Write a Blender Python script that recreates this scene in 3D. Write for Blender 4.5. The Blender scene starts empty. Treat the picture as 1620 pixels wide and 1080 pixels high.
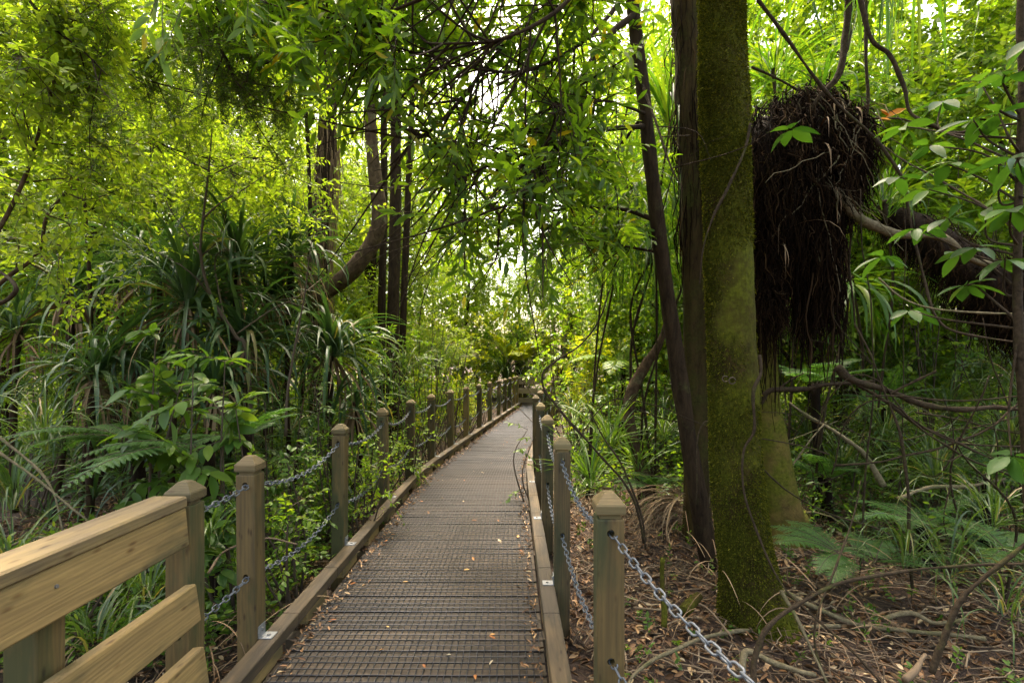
import bpy, bmesh, math
import numpy as np
from mathutils import Vector, Matrix

R = np.random.default_rng(11)
F, CX, HY, EYE = 800.0, 810.0, 572.0, 1.464
PI = math.pi
scene = bpy.context.scene
COL = scene.collection
UP = np.array([0.0, 0.0, 1.0])


def W(px, py, Y):
    """real position of something seen in the photograph at (px, py) that stands Y metres ahead"""
    return np.array([(px - CX) / F * Y, Y, EYE - (py - HY) / F * Y])


def WP(lst):
    return np.array([W(*p) for p in lst])


def nrm(a):
    a = np.asarray(a, float)
    return a / np.maximum(np.linalg.norm(a, axis=-1, keepdims=True), 1e-9)


_k = np.random.default_rng(3)
_K = _k.normal(size=(8, 14, 3))
_PH = _k.uniform(0, 6.28, size=(8, 14))


def sn(P, f=1.0, seed=0):
    """smooth pseudo noise about -1..1"""
    P = np.asarray(P, float)
    q = P @ (_K[seed % 8].T * f) + _PH[seed % 8]
    return np.sin(q).sum(-1) / 3.7


# ---------------------------------------------------------------- mesh building
class MB:
    def __init__(s):
        s.V, s.Q, s.T, s.mq, s.mt, s.n = [], [], [], [], [], 0

    def add(s, V, Q=None, T=None, m=0):
        V = np.asarray(V, float).reshape(-1, 3)
        s.V.append(V)
        if Q is not None and len(Q):
            Q = np.asarray(Q, np.int64).reshape(-1, 4)
            s.Q.append(Q + s.n)
            s.mq.append(np.full(len(Q), m, np.int32))
        if T is not None and len(T):
            T = np.asarray(T, np.int64).reshape(-1, 3)
            s.T.append(T + s.n)
            s.mt.append(np.full(len(T), m, np.int32))
        s.n += len(V)

    def mesh(s, name, mats, smooth=True, origin=None):
        V = np.concatenate(s.V)
        if origin is not None:
            V = V - np.asarray(origin)
        Q = np.concatenate(s.Q) if s.Q else np.zeros((0, 4), np.int64)
        T = np.concatenate(s.T) if s.T else np.zeros((0, 3), np.int64)
        me = bpy.data.meshes.new(name)
        me.vertices.add(len(V))
        me.vertices.foreach_set('co', V.astype(np.float32).ravel())
        me.loops.add(Q.size + T.size)
        me.loops.foreach_set('vertex_index', np.concatenate([Q.ravel(), T.ravel()]).astype(np.int32))
        me.polygons.add(len(Q) + len(T))
        ls = np.concatenate([np.arange(len(Q)) * 4, Q.size + np.arange(len(T)) * 3]).astype(np.int32)
        me.polygons.foreach_set('loop_start', ls)
        mi = np.concatenate((s.mq or [np.zeros(0, np.int32)]) + (s.mt or [np.zeros(0, np.int32)])).astype(np.int32)
        for m in mats:
            me.materials.append(m)
        me.polygons.foreach_set('material_index', mi)
        me.polygons.foreach_set('use_smooth', np.full(len(mi), bool(smooth)))
        me.update(calc_edges=True)
        me.validate()
        return me

    def build(s, name, mats, parent=None, smooth=True):
        if not isinstance(mats, (list, tuple)):
            mats = [mats]
        org = np.array(parent.location) if parent is not None else np.zeros(3)
        if parent is not None and parent.parent is not None:
            org = org + np.array(parent.parent.location)
        o = bpy.data.objects.new(name, s.mesh(name, mats, smooth, org))
        COL.objects.link(o)
        o.parent = parent
        return o


def tag(o, label=None, cat=None, group=None, kind=None):
    for k, v in (('label', label), ('category', cat), ('group', group), ('kind', kind)):
        if v:
            o[k] = v
    return o


def thing(name, loc, label, cat, group=None):
    o = bpy.data.objects.new(name, None)
    o.empty_display_size = 0.1
    COL.objects.link(o)
    o.location = [float(v) for v in loc]
    return tag(o, label, cat, group)


def cat(P, n=8):
    """Catmull-Rom through the points"""
    P = np.asarray(P, float)
    if len(P) < 3:
        t = np.linspace(0, 1, n + 1)[:, None]
        return P[0] * (1 - t) + P[-1] * t
    E = np.vstack([2 * P[0] - P[1], P, 2 * P[-1] - P[-2]])
    out = []
    for i in range(1, len(E) - 2):
        t = np.linspace(0, 1, n, endpoint=False)[:, None]
        a, b, c, d = E[i - 1], E[i], E[i + 1], E[i + 2]
        out.append(0.5 * (2 * b + (c - a) * t + (2 * a - 5 * b + 4 * c - d) * t ** 2 + (3 * b - a - 3 * c + d) * t ** 3))
    out.append(P[-1:])
    return np.concatenate(out)


def tube(mb, P, r, sides=8, m=0, rough=0.0, rf=6.0, caps=True, seed=0, groove=0.0, gn=7):
    P = np.asarray(P, float)
    n = len(P)
    r = np.broadcast_to(np.asarray(r, float), (n,)) if np.ndim(r) < 1 or len(r) == n else np.interp(np.linspace(0, 1, n), np.linspace(0, 1, len(r)), r)
    T = nrm(np.gradient(P, axis=0))
    ref = np.array([1.0, 0, 0]) if abs(T[0][0]) < 0.8 else np.array([0, 1.0, 0])
    u = nrm(ref - T[0] * ref.dot(T[0]))
    U = [u]
    for i in range(1, n):
        u = nrm(u - T[i] * u.dot(T[i]))
        U.append(u)
    U = np.array(U)
    B = np.cross(T, U)
    a = np.arange(sides) / sides * 2 * PI
    V = U[:, None] * np.cos(a)[None, :, None] + B[:, None] * np.sin(a)[None, :, None]
    rr = np.repeat(np.array(r)[:, None], sides, 1)
    if rough:
        Q3 = P[:, None] + V * rr[..., None]
        rr = rr * (1 + rough * sn(Q3, rf, seed) + rough * .5 * sn(Q3, rf * 3.1, seed + 1))
    if groove:
        rr = rr * (1 + groove * np.sin(a * gn + sn(P, 1.5, 2)[:, None] * 2))
    V = P[:, None] + V * rr[..., None]
    i = np.arange(n - 1)[:, None] * sides
    j = np.arange(sides)[None]
    k = (j + 1) % sides
    Q = np.stack([i + j, i + k, i + sides + k, i + sides + j], -1).reshape(-1, 4)
    V = V.reshape(-1, 3)
    if caps:
        V = np.vstack([V, P[0], P[-1]])
        c0, c1 = n * sides, n * sides + 1
        j = np.arange(sides)
        k = (j + 1) % sides
        e = (n - 1) * sides
        Tt = np.concatenate([np.stack([k, j, np.full(sides, c0)], -1), np.stack([e + j, e + k, np.full(sides, c1)], -1)])
        mb.add(V, Q, Tt, m)
    else:
        mb.add(V, Q, None, m)


def btubes(mb, P, r, sides=3, m=0):
    """many thin tubes at once: P (N, k, 3), r (N, k)"""
    N, k, _ = P.shape
    if N == 0:
        return
    r = np.broadcast_to(r, (N, k))
    T = nrm(np.gradient(P, axis=1))
    ref = np.where(np.abs(T[..., :1]) < .8, np.array([1.0, 0, 0]), np.array([0, 1.0, 0]))
    U = nrm(np.cross(T, ref))
    B = np.cross(T, U)
    a = np.arange(sides) / sides * 2 * PI
    V = P[:, :, None] + (U[:, :, None] * np.cos(a)[:, None] + B[:, :, None] * np.sin(a)[:, None]) * r[:, :, None, None]
    base = (np.arange(N) * k * sides)[:, None, None]
    i = (np.arange(k - 1) * sides)[None, :, None]
    j = np.arange(sides)[None, None]
    kk = (j + 1) % sides
    Q = np.stack([base + i + j, base + i + kk, base + i + sides + kk, base + i + sides + j], -1).reshape(-1, 4)
    mb.add(V.reshape(-1, 3), Q, None, m)


# leaf shapes: (u along, v across, w up), quads, tris
def leaf_tmpl(us, vs, fold=.18, curl=.12):
    """us, vs: stations with half width; ends are points"""
    V, Q, T = [], [], []
    n = len(us)
    for u, v in zip(us, vs):
        c = -curl * u * u
        V += [(u, 0, c), (u, v, c + fold * v), (u, -v, c + fold * v)] if v > 0 else [(u, 0, c)]
    idx, p = [], 0
    for v in vs:
        idx.append((p, p + 1, p + 2) if v > 0 else (p, p, p))
        p += 3 if v > 0 else 1
    for i in range(n - 1):
        a, b = idx[i], idx[i + 1]
        if a[0] == a[1]:
            T += [(a[0], b[0], b[1]), (a[0], b[2], b[0])]
        elif b[0] == b[1]:
            T += [(a[0], b[0], a[1]), (a[0], a[2], b[0])]
        else:
            Q += [(a[0], b[0], b[1], a[1]), (a[0], a[2], b[2], b[0])]
    return np.array(V, float), np.array(Q).reshape(-1, 4), np.array(T).reshape(-1, 3)


OVATE = leaf_tmpl([0, .2, .45, .75, 1], [0, .36, .5, .33, 0])
LANCE = leaf_tmpl([0, .25, .55, .8, 1], [0, .4, .5, .3, 0], .15, .2)
BROAD = leaf_tmpl([0, .12, .3, .5, .7, .87, 1], [0, .26, .45, .5, .42, .22, 0], .16, .22)
DIAM = leaf_tmpl([0, .45, 1], [0, .5, 0], .2, .1)
DRY = leaf_tmpl([0, .25, .6, 1], [0, .42, .45, 0], .55, -.35)


def leaves(mb, P, D, N, L, Wd, tm, m=0):
    P = np.asarray(P).reshape(-1, 3)
    n = len(P)
    if n == 0:
        return
    D = nrm(D)
    N = nrm(N - D * (N * D).sum(-1, keepdims=True))
    S = np.cross(N, D)
    L = np.broadcast_to(L, (n,))
    Wd = np.broadcast_to(Wd, (n,))
    V, Q, T = tm
    P3 = P[:, None] + L[:, None, None] * (V[None, :, :1] * D[:, None]) + Wd[:, None, None] * (V[None, :, 1:2] * S[:, None]) \
        + (L * .6 + Wd * .4)[:, None, None] * (V[None, :, 2:] * N[:, None])
    off = (np.arange(n) * len(V))[:, None, None]
    mb.add(P3.reshape(-1, 3), (Q[None] + off).reshape(-1, 4) if len(Q) else None, (T[None] + off).reshape(-1, 3) if len(T) else None, m)


def spray(mb, B, D, L, K, ll, lw, tm, droop=.25, ang=.9, hang=.2, jit=.35, m=0, wm=1, tr=.003, twig=True, start=.15, flat=.75, pairs=False):
    """N leafy twigs: base B, direction D, length L; K leaves each, alternate along the twig"""
    B = np.asarray(B, float).reshape(-1, 3)
    N = len(B)
    D = nrm(np.broadcast_to(D, (N, 3)))
    L = np.broadcast_to(np.asarray(L, float), (N,))
    s = start + (1 - start) * (np.arange(K) + .8) / K
    if pairs:
        s = np.repeat(s[::2], 2)[:K]
    s = s[None] * np.ones((N, 1))
    s = np.clip(s + R.normal(size=s.shape) * .25 / K, 0.02, 1)
    P = B[:, None] + D[:, None] * (L[:, None] * s)[..., None] - UP * (droop * L[:, None] * s ** 2)[..., None]
    T = nrm(D[:, None] - UP * (2 * droop * s)[..., None])
    S = np.cross(T, UP)
    S = nrm(S + 1e-4)
    Nn = np.cross(S, T)
    sg = np.where(np.arange(K) % 2 == 0, 1.0, -1.0)[None, :, None]
    roll = R.normal(size=(N, K, 1)) * (1 - flat) * 2.2
    side = sg * S * np.cos(roll) + Nn * np.sin(roll)
    end = (s > .93)[..., None]
    aa = np.where(end, .25, ang + R.normal(size=(N, K, 1)) * .2)
    ld = T * np.cos(aa) + side * np.sin(aa) - UP * hang + R.normal(size=(N, K, 3)) * jit * .6
    nn = Nn + R.normal(size=(N, K, 3)) * jit + UP * .3
    sc = R.uniform(.6, 1.12, size=(N, K))
    leaves(mb, P.reshape(-1, 3), ld.reshape(-1, 3), nn.reshape(-1, 3), (ll * sc).ravel(), (lw * sc * R.uniform(.85, 1.15, (N, K))).ravel(), tm, m)
    if twig:
        t = np.array([0, .35, .7, 1.0])[None]
        TP = B[:, None] + D[:, None] * (L[:, None] * t)[..., None] - UP * (droop * L[:, None] * t ** 2)[..., None]
        btubes(mb, TP, tr * np.array([1, .8, .55, .3])[None], 3, wm)


def ball(n, shell=.5):
    v = nrm(R.normal(size=(n, 3)))
    return v * (R.uniform(0, 1, (n, 1)) ** shell)


def blob(c, r, n, up=.0, out=1.0, rnd=.7):
    q = ball(n, .42)
    r = np.broadcast_to(np.asarray(r, float), (3,))
    return np.asarray(c) + q * r, nrm(q * out + R.normal(size=(n, 3)) * rnd + UP * up)


def straps(mb, base, n, L, wd, el=(.7, 1.5), droop=(1.2, 2.4), m=0, seg=8, az=None, spread=.05, fold=.25, tipv=.0):
    """n strap leaves that rise from base and arch over"""
    base = np.asarray(base, float)
    if az is None:
        a = R.uniform(0, 2 * PI, n)
    else:
        a = R.normal(az[0], az[1], n)
    L = L * R.uniform(.55, 1.1, n)
    e0 = R.uniform(el[0], el[1], n)
    dr = R.uniform(droop[0], droop[1], n)
    kink = R.uniform(.35, .9, n)
    t = np.linspace(0, 1, seg + 1)
    H = np.stack([np.cos(a), np.sin(a), 0 * a], -1)
    B0 = base + H * (R.uniform(0, spread, n))[:, None] + UP * R.uniform(-.5, .5, n)[:, None] * spread * 2
    sw = R.normal(size=n) * .25
    P = [B0]
    tw = []
    for i in range(seg):
        tt = (t[i] + t[i + 1]) / 2
        e = np.maximum(e0 - dr * (tt ** (1 + kink)) * 1.35, -1.5 + .25 * np.sin(kink * 9))
        az_i = a + sw * tt
        Hh = np.stack([np.cos(az_i), np.sin(az_i), 0 * a], -1)
        d = Hh * np.cos(e)[:, None] + UP * np.sin(e)[:, None]
        P.append(P[-1] + d * (L / seg)[:, None])
    P = np.stack(P, 1)
    T = nrm(np.gradient(P, axis=1))
    S = np.cross(T, UP) + 1e-4
    S = nrm(S)
    # twist of each blade
    N = np.cross(S, T)
    tws = (R.normal(size=n) * .5)[:, None, None] * t[None, :, None]
    S = S * np.cos(tws) + N * np.sin(tws)
    N = np.cross(S, T)
    prof = np.minimum(1, .55 + t * 2) * (1 - np.clip((t - .45) / .55, 0, 1) ** 1.6 * .97)
    w = (wd * R.uniform(.7, 1.2, n))[:, None] * prof[None] * .5
    M = P - N * (w * fold)[..., None]
    A = P + S * w[..., None] + N * (w * fold)[..., None]
    C = P - S * w[..., None] + N * (w * fold)[..., None]
    k = seg + 1
    V = np.stack([A, M, C], 2)
    b = (np.arange(n) * k * 3)[:, None]
    i = (np.arange(seg) * 3)[None]
    Q = np.concatenate([np.stack([b + i, b + i + 1, b + i + 4, b + i + 3], -1).reshape(-1, 4),
                        np.stack([b + i + 1, b + i + 2, b + i + 5, b + i + 4], -1).reshape(-1, 4)])
    mb.add(V.reshape(-1, 3), Q, None, m)


def pinna_tmpl(k=9):
    """one fern pinna: a toothed blade"""
    V, T = [], []
    for i in range(k):
        u0, u1 = i / k, (i + .9) / k
        h = .5 * (1 - (i / k) ** 1.6) + .03
        for sg in (1, -1):
            p = len(V)
            V += [(u0, 0, 0), (u1, 0, 0), (u0 + .09, sg * h, -.05), (u1 + .05, sg * h * .9, -.05)]
            T += [(p, p + 1, p + 3), (p, p + 3, p + 2)] if sg < 0 else [(p, p + 3, p + 1), (p, p + 2, p + 3)]
    return np.array(V, float), np.zeros((0, 4), int), np.array(T)


PINNA = pinna_tmpl(9)
PINNA_S = leaf_tmpl([0, .3, .7, 1], [0, .5, .35, 0], .1, .15)


def frond(mb, base, az, el, L, wd, droop=1.0, n=22, m=0, wm=1, tm=None, ratio=.2):
    tm = tm or PINNA
    seg = 12
    t = np.linspace(0, 1, seg + 1)
    P = [np.asarray(base, float)]
    for i in range(seg):
        e = el - droop * t[i] ** 1.2
        P.append(P[-1] + np.array([math.cos(az) * math.cos(e), math.sin(az) * math.cos(e), math.sin(e)]) * L / seg)
    P = np.array(P)
    s = np.linspace(.14, .99, n)
    C = np.stack([np.interp(s, t, P[:, i]) for i in range(3)], -1)
    T = nrm(np.stack([np.interp(s, t, np.gradient(P[:, i])) for i in range(3)], -1))
    S = nrm(np.cross(T, UP) + 1e-4)
    N = np.cross(S, T)
    prof = np.interp(s, [0, .14, .35, .7, 1], [.3, .5, 1, .7, .05])
    for sg in (1, -1):
        d = S * sg * .93 + T * .38 - UP * .12 + R.normal(size=(n, 3)) * .05
        leaves(mb, C, d, N + R.normal(size=(n, 3)) * .08, wd * .5 * prof, wd * .5 * ratio * 1.25 * (.35 + .65 * prof), tm, m)
    tube(mb, P, np.linspace(.004, .001, len(P)) * max(1, L), 4, wm, caps=False)


def box(mb, c, s, rot=None, bev=.004, m=0):
    bm = bmesh.new()
    bmesh.ops.create_cube(bm, size=1)
    bmesh.ops.scale(bm, vec=s, verts=bm.verts)
    if bev:
        bmesh.ops.bevel(bm, geom=list(bm.edges), offset=bev, segments=1, affect='EDGES', profile=.5)
    if rot is not None:
        bmesh.ops.transform(bm, matrix=rot.to_4x4(), verts=bm.verts)
    bmesh.ops.translate(bm, vec=Vector([float(v) for v in c]), verts=bm.verts)
    addbm(mb, bm, m)


def addbm(mb, bm, m=0):
    bmesh.ops.triangulate(bm, faces=[f for f in bm.faces if len(f.verts) > 4])
    bm.verts.index_update()
    V = [v.co[:] for v in bm.verts]
    Q = [[v.index for v in f.verts] for f in bm.faces if len(f.verts) == 4]
    T = [[v.index for v in f.verts] for f in bm.faces if len(f.verts) == 3]
    mb.add(V, Q, T, m)
    bm.free()


# ---------------------------------------------------------------- materials
def mat(name):
    m = bpy.data.materials.new(name)
    m.use_nodes = True
    nt = m.node_tree
    nt.nodes.clear()
    out = nt.nodes.new('ShaderNodeOutputMaterial')
    b = nt.nodes.new('ShaderNodeBsdfPrincipled')
    nt.links.new(b.outputs[0], out.inputs[0])
    return m, nt, b, out


def ramp(nt, stops, fac=None):
    r = nt.nodes.new('ShaderNodeValToRGB')
    e = r.color_ramp.elements
    while len(e) < len(stops):
        e.new(.5)
    for q, (p, c) in zip(e, stops):
        q.position = p
        q.color = (*c, 1)
    if fac is not None:
        nt.links.new(fac, r.inputs[0])
    return r


def noise(nt, scale, detail=4, vec=None, rough=.6, dist=0):
    n = nt.nodes.new('ShaderNodeTexNoise')
    n.inputs['Scale'].default_value = scale
    n.inputs['Detail'].default_value = detail
    n.inputs['Roughness'].default_value = rough
    n.inputs['Distortion'].default_value = dist
    if vec is not None:
        nt.links.new(vec, n.inputs['Vector'])
    return n


def mapped(nt, scale, src='Object'):
    t = nt.nodes.new('ShaderNodeTexCoord')
    mp = nt.nodes.new('ShaderNodeMapping')
    mp.inputs['Scale'].default_value = scale
    nt.links.new(t.outputs[src], mp.inputs[0])
    return mp.outputs[0]


def mixc(nt, a, b, fac, mode='MIX'):
    n = nt.nodes.new('ShaderNodeMix')
    n.data_type = 'RGBA'
    n.blend_type = mode
    for i, v in ((0, fac), (6, a), (7, b)):
        if hasattr(v, 'is_linked'):
            nt.links.new(v, n.inputs[i])
        else:
            n.inputs[i].default_value = v if i == 0 else (*v, 1)
    return n.outputs[2]


def bump(nt, b, h, strength=.4, dist=.01):
    n = nt.nodes.new('ShaderNodeBump')
    n.inputs['Strength'].default_value = strength
    n.inputs['Distance'].default_value = dist
    nt.links.new(h, n.inputs['Height'])
    nt.links.new(n.outputs[0], b.inputs['Normal'])
    return n


def leafmat(name, stops, trans=.4, tcol=(1.9, 1.8, .6), rough=.42, spec=.5):
    m, nt, b, out = mat(name)
    g = nt.nodes.new('ShaderNodeNewGeometry')
    r = ramp(nt, stops, g.outputs['Random Per Island'])
    b.inputs['Roughness'].default_value = rough
    b.inputs['Specular IOR Level'].default_value = spec
    nz = noise(nt, 60, 2, mapped(nt, (1, 1, 1)))
    c = mixc(nt, r.outputs[0], (.75, .75, .7), .25, 'MULTIPLY')
    cc = nt.nodes.new('ShaderNodeMix')
    cc.data_type = 'RGBA'
    nt.links.new(nz.outputs[0], cc.inputs[0])
    nt.links.new(c, cc.inputs[6])
    nt.links.new(r.outputs[0], cc.inputs[7])
    nt.links.new(cc.outputs[2], b.inputs['Base Color'])
    t = nt.nodes.new('ShaderNodeBsdfTranslucent')
    tc = mixc(nt, cc.outputs[2], tcol, 1.0, 'MULTIPLY')
    nt.links.new(tc, t.inputs[0])
    mx = nt.nodes.new('ShaderNodeMixShader')
    mx.inputs[0].default_value = trans
    nt.links.new(b.outputs[0], mx.inputs[1])
    nt.links.new(t.outputs[0], mx.inputs[2])
    nt.links.new(mx.outputs[0], out.inputs[0])
    return m


def woodmat(name, axis, light, dark, stain, rough=.75, vary=.35, grain=1.0, stain_amt=.5, island=False):
    m, nt, b, out = mat(name)
    sc = [26, 26, 26]
    sc[axis] = 1.6
    tc = nt.nodes.new('ShaderNodeTexCoord')
    oi = nt.nodes.new('ShaderNodeObjectInfo')
    rnd = oi.outputs['Random']
    if island:
        rnd = nt.nodes.new('ShaderNodeNewGeometry').outputs['Random Per Island']
    ad = nt.nodes.new('ShaderNodeVectorMath')
    ad.operation = 'MULTIPLY_ADD'
    nt.links.new(rnd, ad.inputs[0])
    ad.inputs[1].default_value = (7, 11, 13)
    nt.links.new(tc.outputs['Object'], ad.inputs[2])
    mp = nt.nodes.new('ShaderNodeMapping')
    mp.inputs['Scale'].default_value = sc
    nt.links.new(ad.outputs[0], mp.inputs[0])
    n1 = noise(nt, 1.0 * grain, 5, mp.outputs[0], .65, .6)
    sc2 = [5, 5, 5]
    sc2[axis] = 1.2
    mp2 = nt.nodes.new('ShaderNodeMapping')
    mp2.inputs['Scale'].default_value = sc2
    nt.links.new(ad.outputs[0], mp2.inputs[0])
    n2 = noise(nt, 1.3, 5, mp2.outputs[0], .6)
    wv = nt.nodes.new('ShaderNodeTexWave')
    wv.wave_type = 'RINGS'
    wv.rings_direction = 'XYZ'[axis]
    wv.inputs['Scale'].default_value = 9
    wv.inputs['Distortion'].default_value = 9
    wv.inputs['Detail'].default_value = 3
    wv.inputs['Detail Scale'].default_value = .8
    sc3 = [3.2, 3.2, 3.2]
    sc3[axis] = .35
    mp3 = nt.nodes.new('ShaderNodeMapping')
    mp3.inputs['Scale'].default_value = sc3
    nt.links.new(ad.outputs[0], mp3.inputs[0])
    nt.links.new(mp3.outputs[0], wv.inputs[0])
    mm = nt.nodes.new('ShaderNodeMath')
    mm.operation = 'MULTIPLY_ADD'
    nt.links.new(wv.outputs['Fac'], mm.inputs[0])
    mm.inputs[1].default_value = .12
    nt.links.new(n1.outputs[0], mm.inputs[2])
    r1 = ramp(nt, [(.33, dark), (.78, light)], mm.outputs[0])
    r2 = ramp(nt, [(.44, (0, 0, 0)), (.58, (1, 1, 1))], n2.outputs[0])
    ml = nt.nodes.new('ShaderNodeMath')
    ml.operation = 'MULTIPLY'
    nt.links.new(r2.outputs[0], ml.inputs[0])
    ml.inputs[1].default_value = stain_amt
    # small dark knots
    vo = nt.nodes.new('ShaderNodeTexVoronoi')
    sc4 = [5, 5, 5]
    sc4[axis] = 1.7
    mp4 = nt.nodes.new('ShaderNodeMapping')
    mp4.inputs['Scale'].default_value = sc4
    nt.links.new(ad.outputs[0], mp4.inputs[0])
    nt.links.new(mp4.outputs[0], vo.inputs['Vector'])
    rk = ramp(nt, [(.05, (.3, .22, .16)), (.11, (.6, .5, .4)), (.2, (1, 1, 1))], vo.outputs['Distance'])
    c = mixc(nt, mixc(nt, r1.outputs[0], stain, ml.outputs[0]), rk.outputs[0], .85, 'MULTIPLY')
    mr = nt.nodes.new('ShaderNodeMapRange')
    nt.links.new(rnd, mr.inputs[0])
    mr.inputs[3].default_value = 1 - vary
    mr.inputs[4].default_value = 1 + vary * .4
    cm = nt.nodes.new('ShaderNodeVectorMath')
    cm.operation = 'SCALE'
    nt.links.new(c, cm.inputs[0])
    nt.links.new(mr.outputs[0], cm.inputs['Scale'])
    nt.links.new(cm.outputs[0], b.inputs['Base Color'])
    b.inputs['Roughness'].default_value = rough
    bump(nt, b, mm.outputs[0], .5, .004)
    return m


def barkmat(name, c1, c2, moss=None, moss_at=.5, scale=(14, 14, 3), strength=.8, moss_scale=3.0, band=0.0, rough=.9):
    m, nt, b, out = mat(name)
    v = mapped(nt, scale)
    n1 = noise(nt, 1.6, 7, v, .7, .4)
    r1 = ramp(nt, [(.32, c1), (.68, c2)], n1.outputs[0])
    c = r1.outputs[0]
    v2 = mapped(nt, (1, 1, 1))
    if moss:
        n2 = noise(nt, moss_scale, 6, v2, .68)
        r2 = ramp(nt, [(moss_at - .08, (0, 0, 0)), (moss_at + .1, (1, 1, 1))], n2.outputs[0])
        n3 = noise(nt, 40, 3, v2)
        r3 = ramp(nt, [(.3, tuple(x * .55 for x in moss)), (.7, tuple(x * 1.3 for x in moss))], n3.outputs[0])
        c = mixc(nt, c, r3.outputs[0], r2.outputs[0])
    nt.links.new(c, b.inputs['Base Color'])
    b.inputs['Roughness'].default_value = rough
    b.inputs['Specular IOR Level'].default_value = .12
    bump(nt, b, n1.outputs[0], strength, .02)
    return m


def plainmat(name, stops, rough=.8, metal=0, island=True, spec=.3, nscale=0):
    m, nt, b, out = mat(name)
    if nscale:
        n = noise(nt, nscale, 6, mapped(nt, (1, 1, 1)))
        f = n.outputs[0]
    elif island:
        f = nt.nodes.new('ShaderNodeNewGeometry').outputs['Random Per Island']
    else:
        f = nt.nodes.new('ShaderNodeObjectInfo').outputs['Random']
    r = ramp(nt, stops, f)
    nt.links.new(r.outputs[0], b.inputs['Base Color'])
    b.inputs['Roughness'].default_value = rough
    b.inputs['Metallic'].default_value = metal
    b.inputs['Specular IOR Level'].default_value = spec
    return m


M = {}
M['tawa'] = leafmat('tawa_leaf', [(0, (.045, .095, .014)), (.5, (.085, .16, .02)), (.95, (.13, .205, .025)), (1, (.22, .18, .02))], .56, (2.6, 2.4, .5), .42, .3)
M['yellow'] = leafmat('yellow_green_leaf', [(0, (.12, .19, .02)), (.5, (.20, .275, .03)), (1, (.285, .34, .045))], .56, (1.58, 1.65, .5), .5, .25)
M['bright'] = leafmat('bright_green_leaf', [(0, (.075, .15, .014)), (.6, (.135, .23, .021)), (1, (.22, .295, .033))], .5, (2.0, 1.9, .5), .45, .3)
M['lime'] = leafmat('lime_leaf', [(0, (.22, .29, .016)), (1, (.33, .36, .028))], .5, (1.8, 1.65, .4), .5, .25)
M['mid'] = leafmat('mid_green_leaf', [(0, (.04, .09, .016)), (.6, (.08, .15, .022)), (1, (.135, .205, .028))], .4, (2.1, 2.1, .6), .42, .3)
M['broad'] = leafmat('broad_leaf', [(0, (.022, .062, .014)), (.6, (.04, .098, .018)), (1, (.075, .15, .024))], .35, (2.3, 2.3, .6), .45, .3)
M['needle'] = leafmat('needle_leaf', [(0, (.025, .06, .01)), (1, (.07, .12, .015))], .4, (2.3, 2.1, .5), .5, .25)
M['strap'] = leafmat('strap_leaf', [(0, (.022, .052, .02)), (.6, (.046, .092, .034)), (.92, (.08, .135, .042)), (1, (.2, .135, .055))], .25, (2.2, 2.3, .7), .44, .36)
M['sedge'] = leafmat('sedge_leaf', [(0, (.026, .058, .016)), (.6, (.058, .105, .026)), (.88, (.095, .14, .034)), (1, (.24, .17, .085))], .32, (2.2, 2.2, .6), .38, .45)
M['hangstrap'] = leafmat('hanging_strap_leaf', [(0, (.025, .07, .012)), (.6, (.055, .12, .018)), (1, (.11, .16, .02))], .42, (2.3, 2.3, .5), .42, .35)
M['fern'] = leafmat('fern_leaf', [(0, (.04, .1, .025)), (1, (.075, .155, .035))], .38, (2.0, 2.1, .7), .45, .3)
M['dead'] = plainmat('dead_frond', [(0, (.09, .055, .03)), (1, (.27, .185, .105))], .85)
M['twig'] = plainmat('twig_bark', [(0, (.045, .032, .022)), (1, (.09, .065, .045))], .85)
M['paletwig'] = plainmat('pale_twig_bark', [(0, (.06, .04, .025)), (.7, (.15, .105, .065)), (1, (.28, .21, .14))], .85)
M['litter'] = plainmat('dead_leaf', [(0, (.05, .023, .009)), (.35, (.13, .063, .024)), (.7, (.23, .12, .05)), (.9, (.38, .24, .115)), (1, (.52, .4, .24))], .6, spec=.4)
M['deckleaf'] = plainmat('fallen_leaf', [(0, (.2, .07, .02)), (.4, (.4, .17, .05)), (.75, (.5, .3, .1)), (1, (.4, .36, .26))], .6, island=False)
M['bark'] = barkmat('dark_bark', (.010, .006, .0035), (.045, .029, .016), (.05, .05, .018), .66, (14, 14, 3), .9, 5)
M['greybark'] = barkmat('grey_lichen_bark', (.02, .012, .007), (.105, .07, .042), (.16, .165, .085), .63, (9, 9, 5))
M['mossbark'] = barkmat('mossy_bark', (.010, .007, .003), (.06, .038, .013), (.075, .082, .006), .49, (18, 18, 7), 1.0, 1.6)
M['tanbark'] = barkmat('tan_mottled_bark', (.05, .034, .012), (.17, .12, .036), (.085, .09, .010), .46, (6, 6, 6), .8, 3)
M['olivebark'] = barkmat('olive_brown_bark', (.014, .009, .004), (.062, .041, .016), (.036, .037, .008), .54, (12, 12, 3), .9, 2.5)
M['redbark'] = barkmat('red_brown_bark', (.012, .007, .004), (.055, .034, .018), (.045, .042, .012), .56, (12, 12, 3), .9, 3)
M['moss'] = leafmat('moss_tuft', [(0, (.018, .024, .003)), (.6, (.062, .07, .006)), (1, (.15, .14, .014))], .25, (1.6, 1.6, .5), .9, .1)
M['fibre'] = plainmat('root_fibre', [(0, (.004, .0025, .0015)), (.6, (.014, .008, .0045)), (.9, (.03, .0175, .009)), (1, (.085, .052, .027))], .95, spec=.05)
M['peat'] = barkmat('peat_mat', (.005, .003, .002), (.018, .011, .007), None, .5, (10, 10, 3))
M['vine'] = barkmat('vine_bark', (.014, .010, .006), (.06, .042, .026), (.06, .062, .018), .62, (30, 30, 30), .5, 8)
M['tanvine'] = barkmat('tan_vine_bark', (.075, .06, .035), (.19, .16, .1), (.07, .08, .025), .6, (30, 30, 30), .5, 8)
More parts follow.
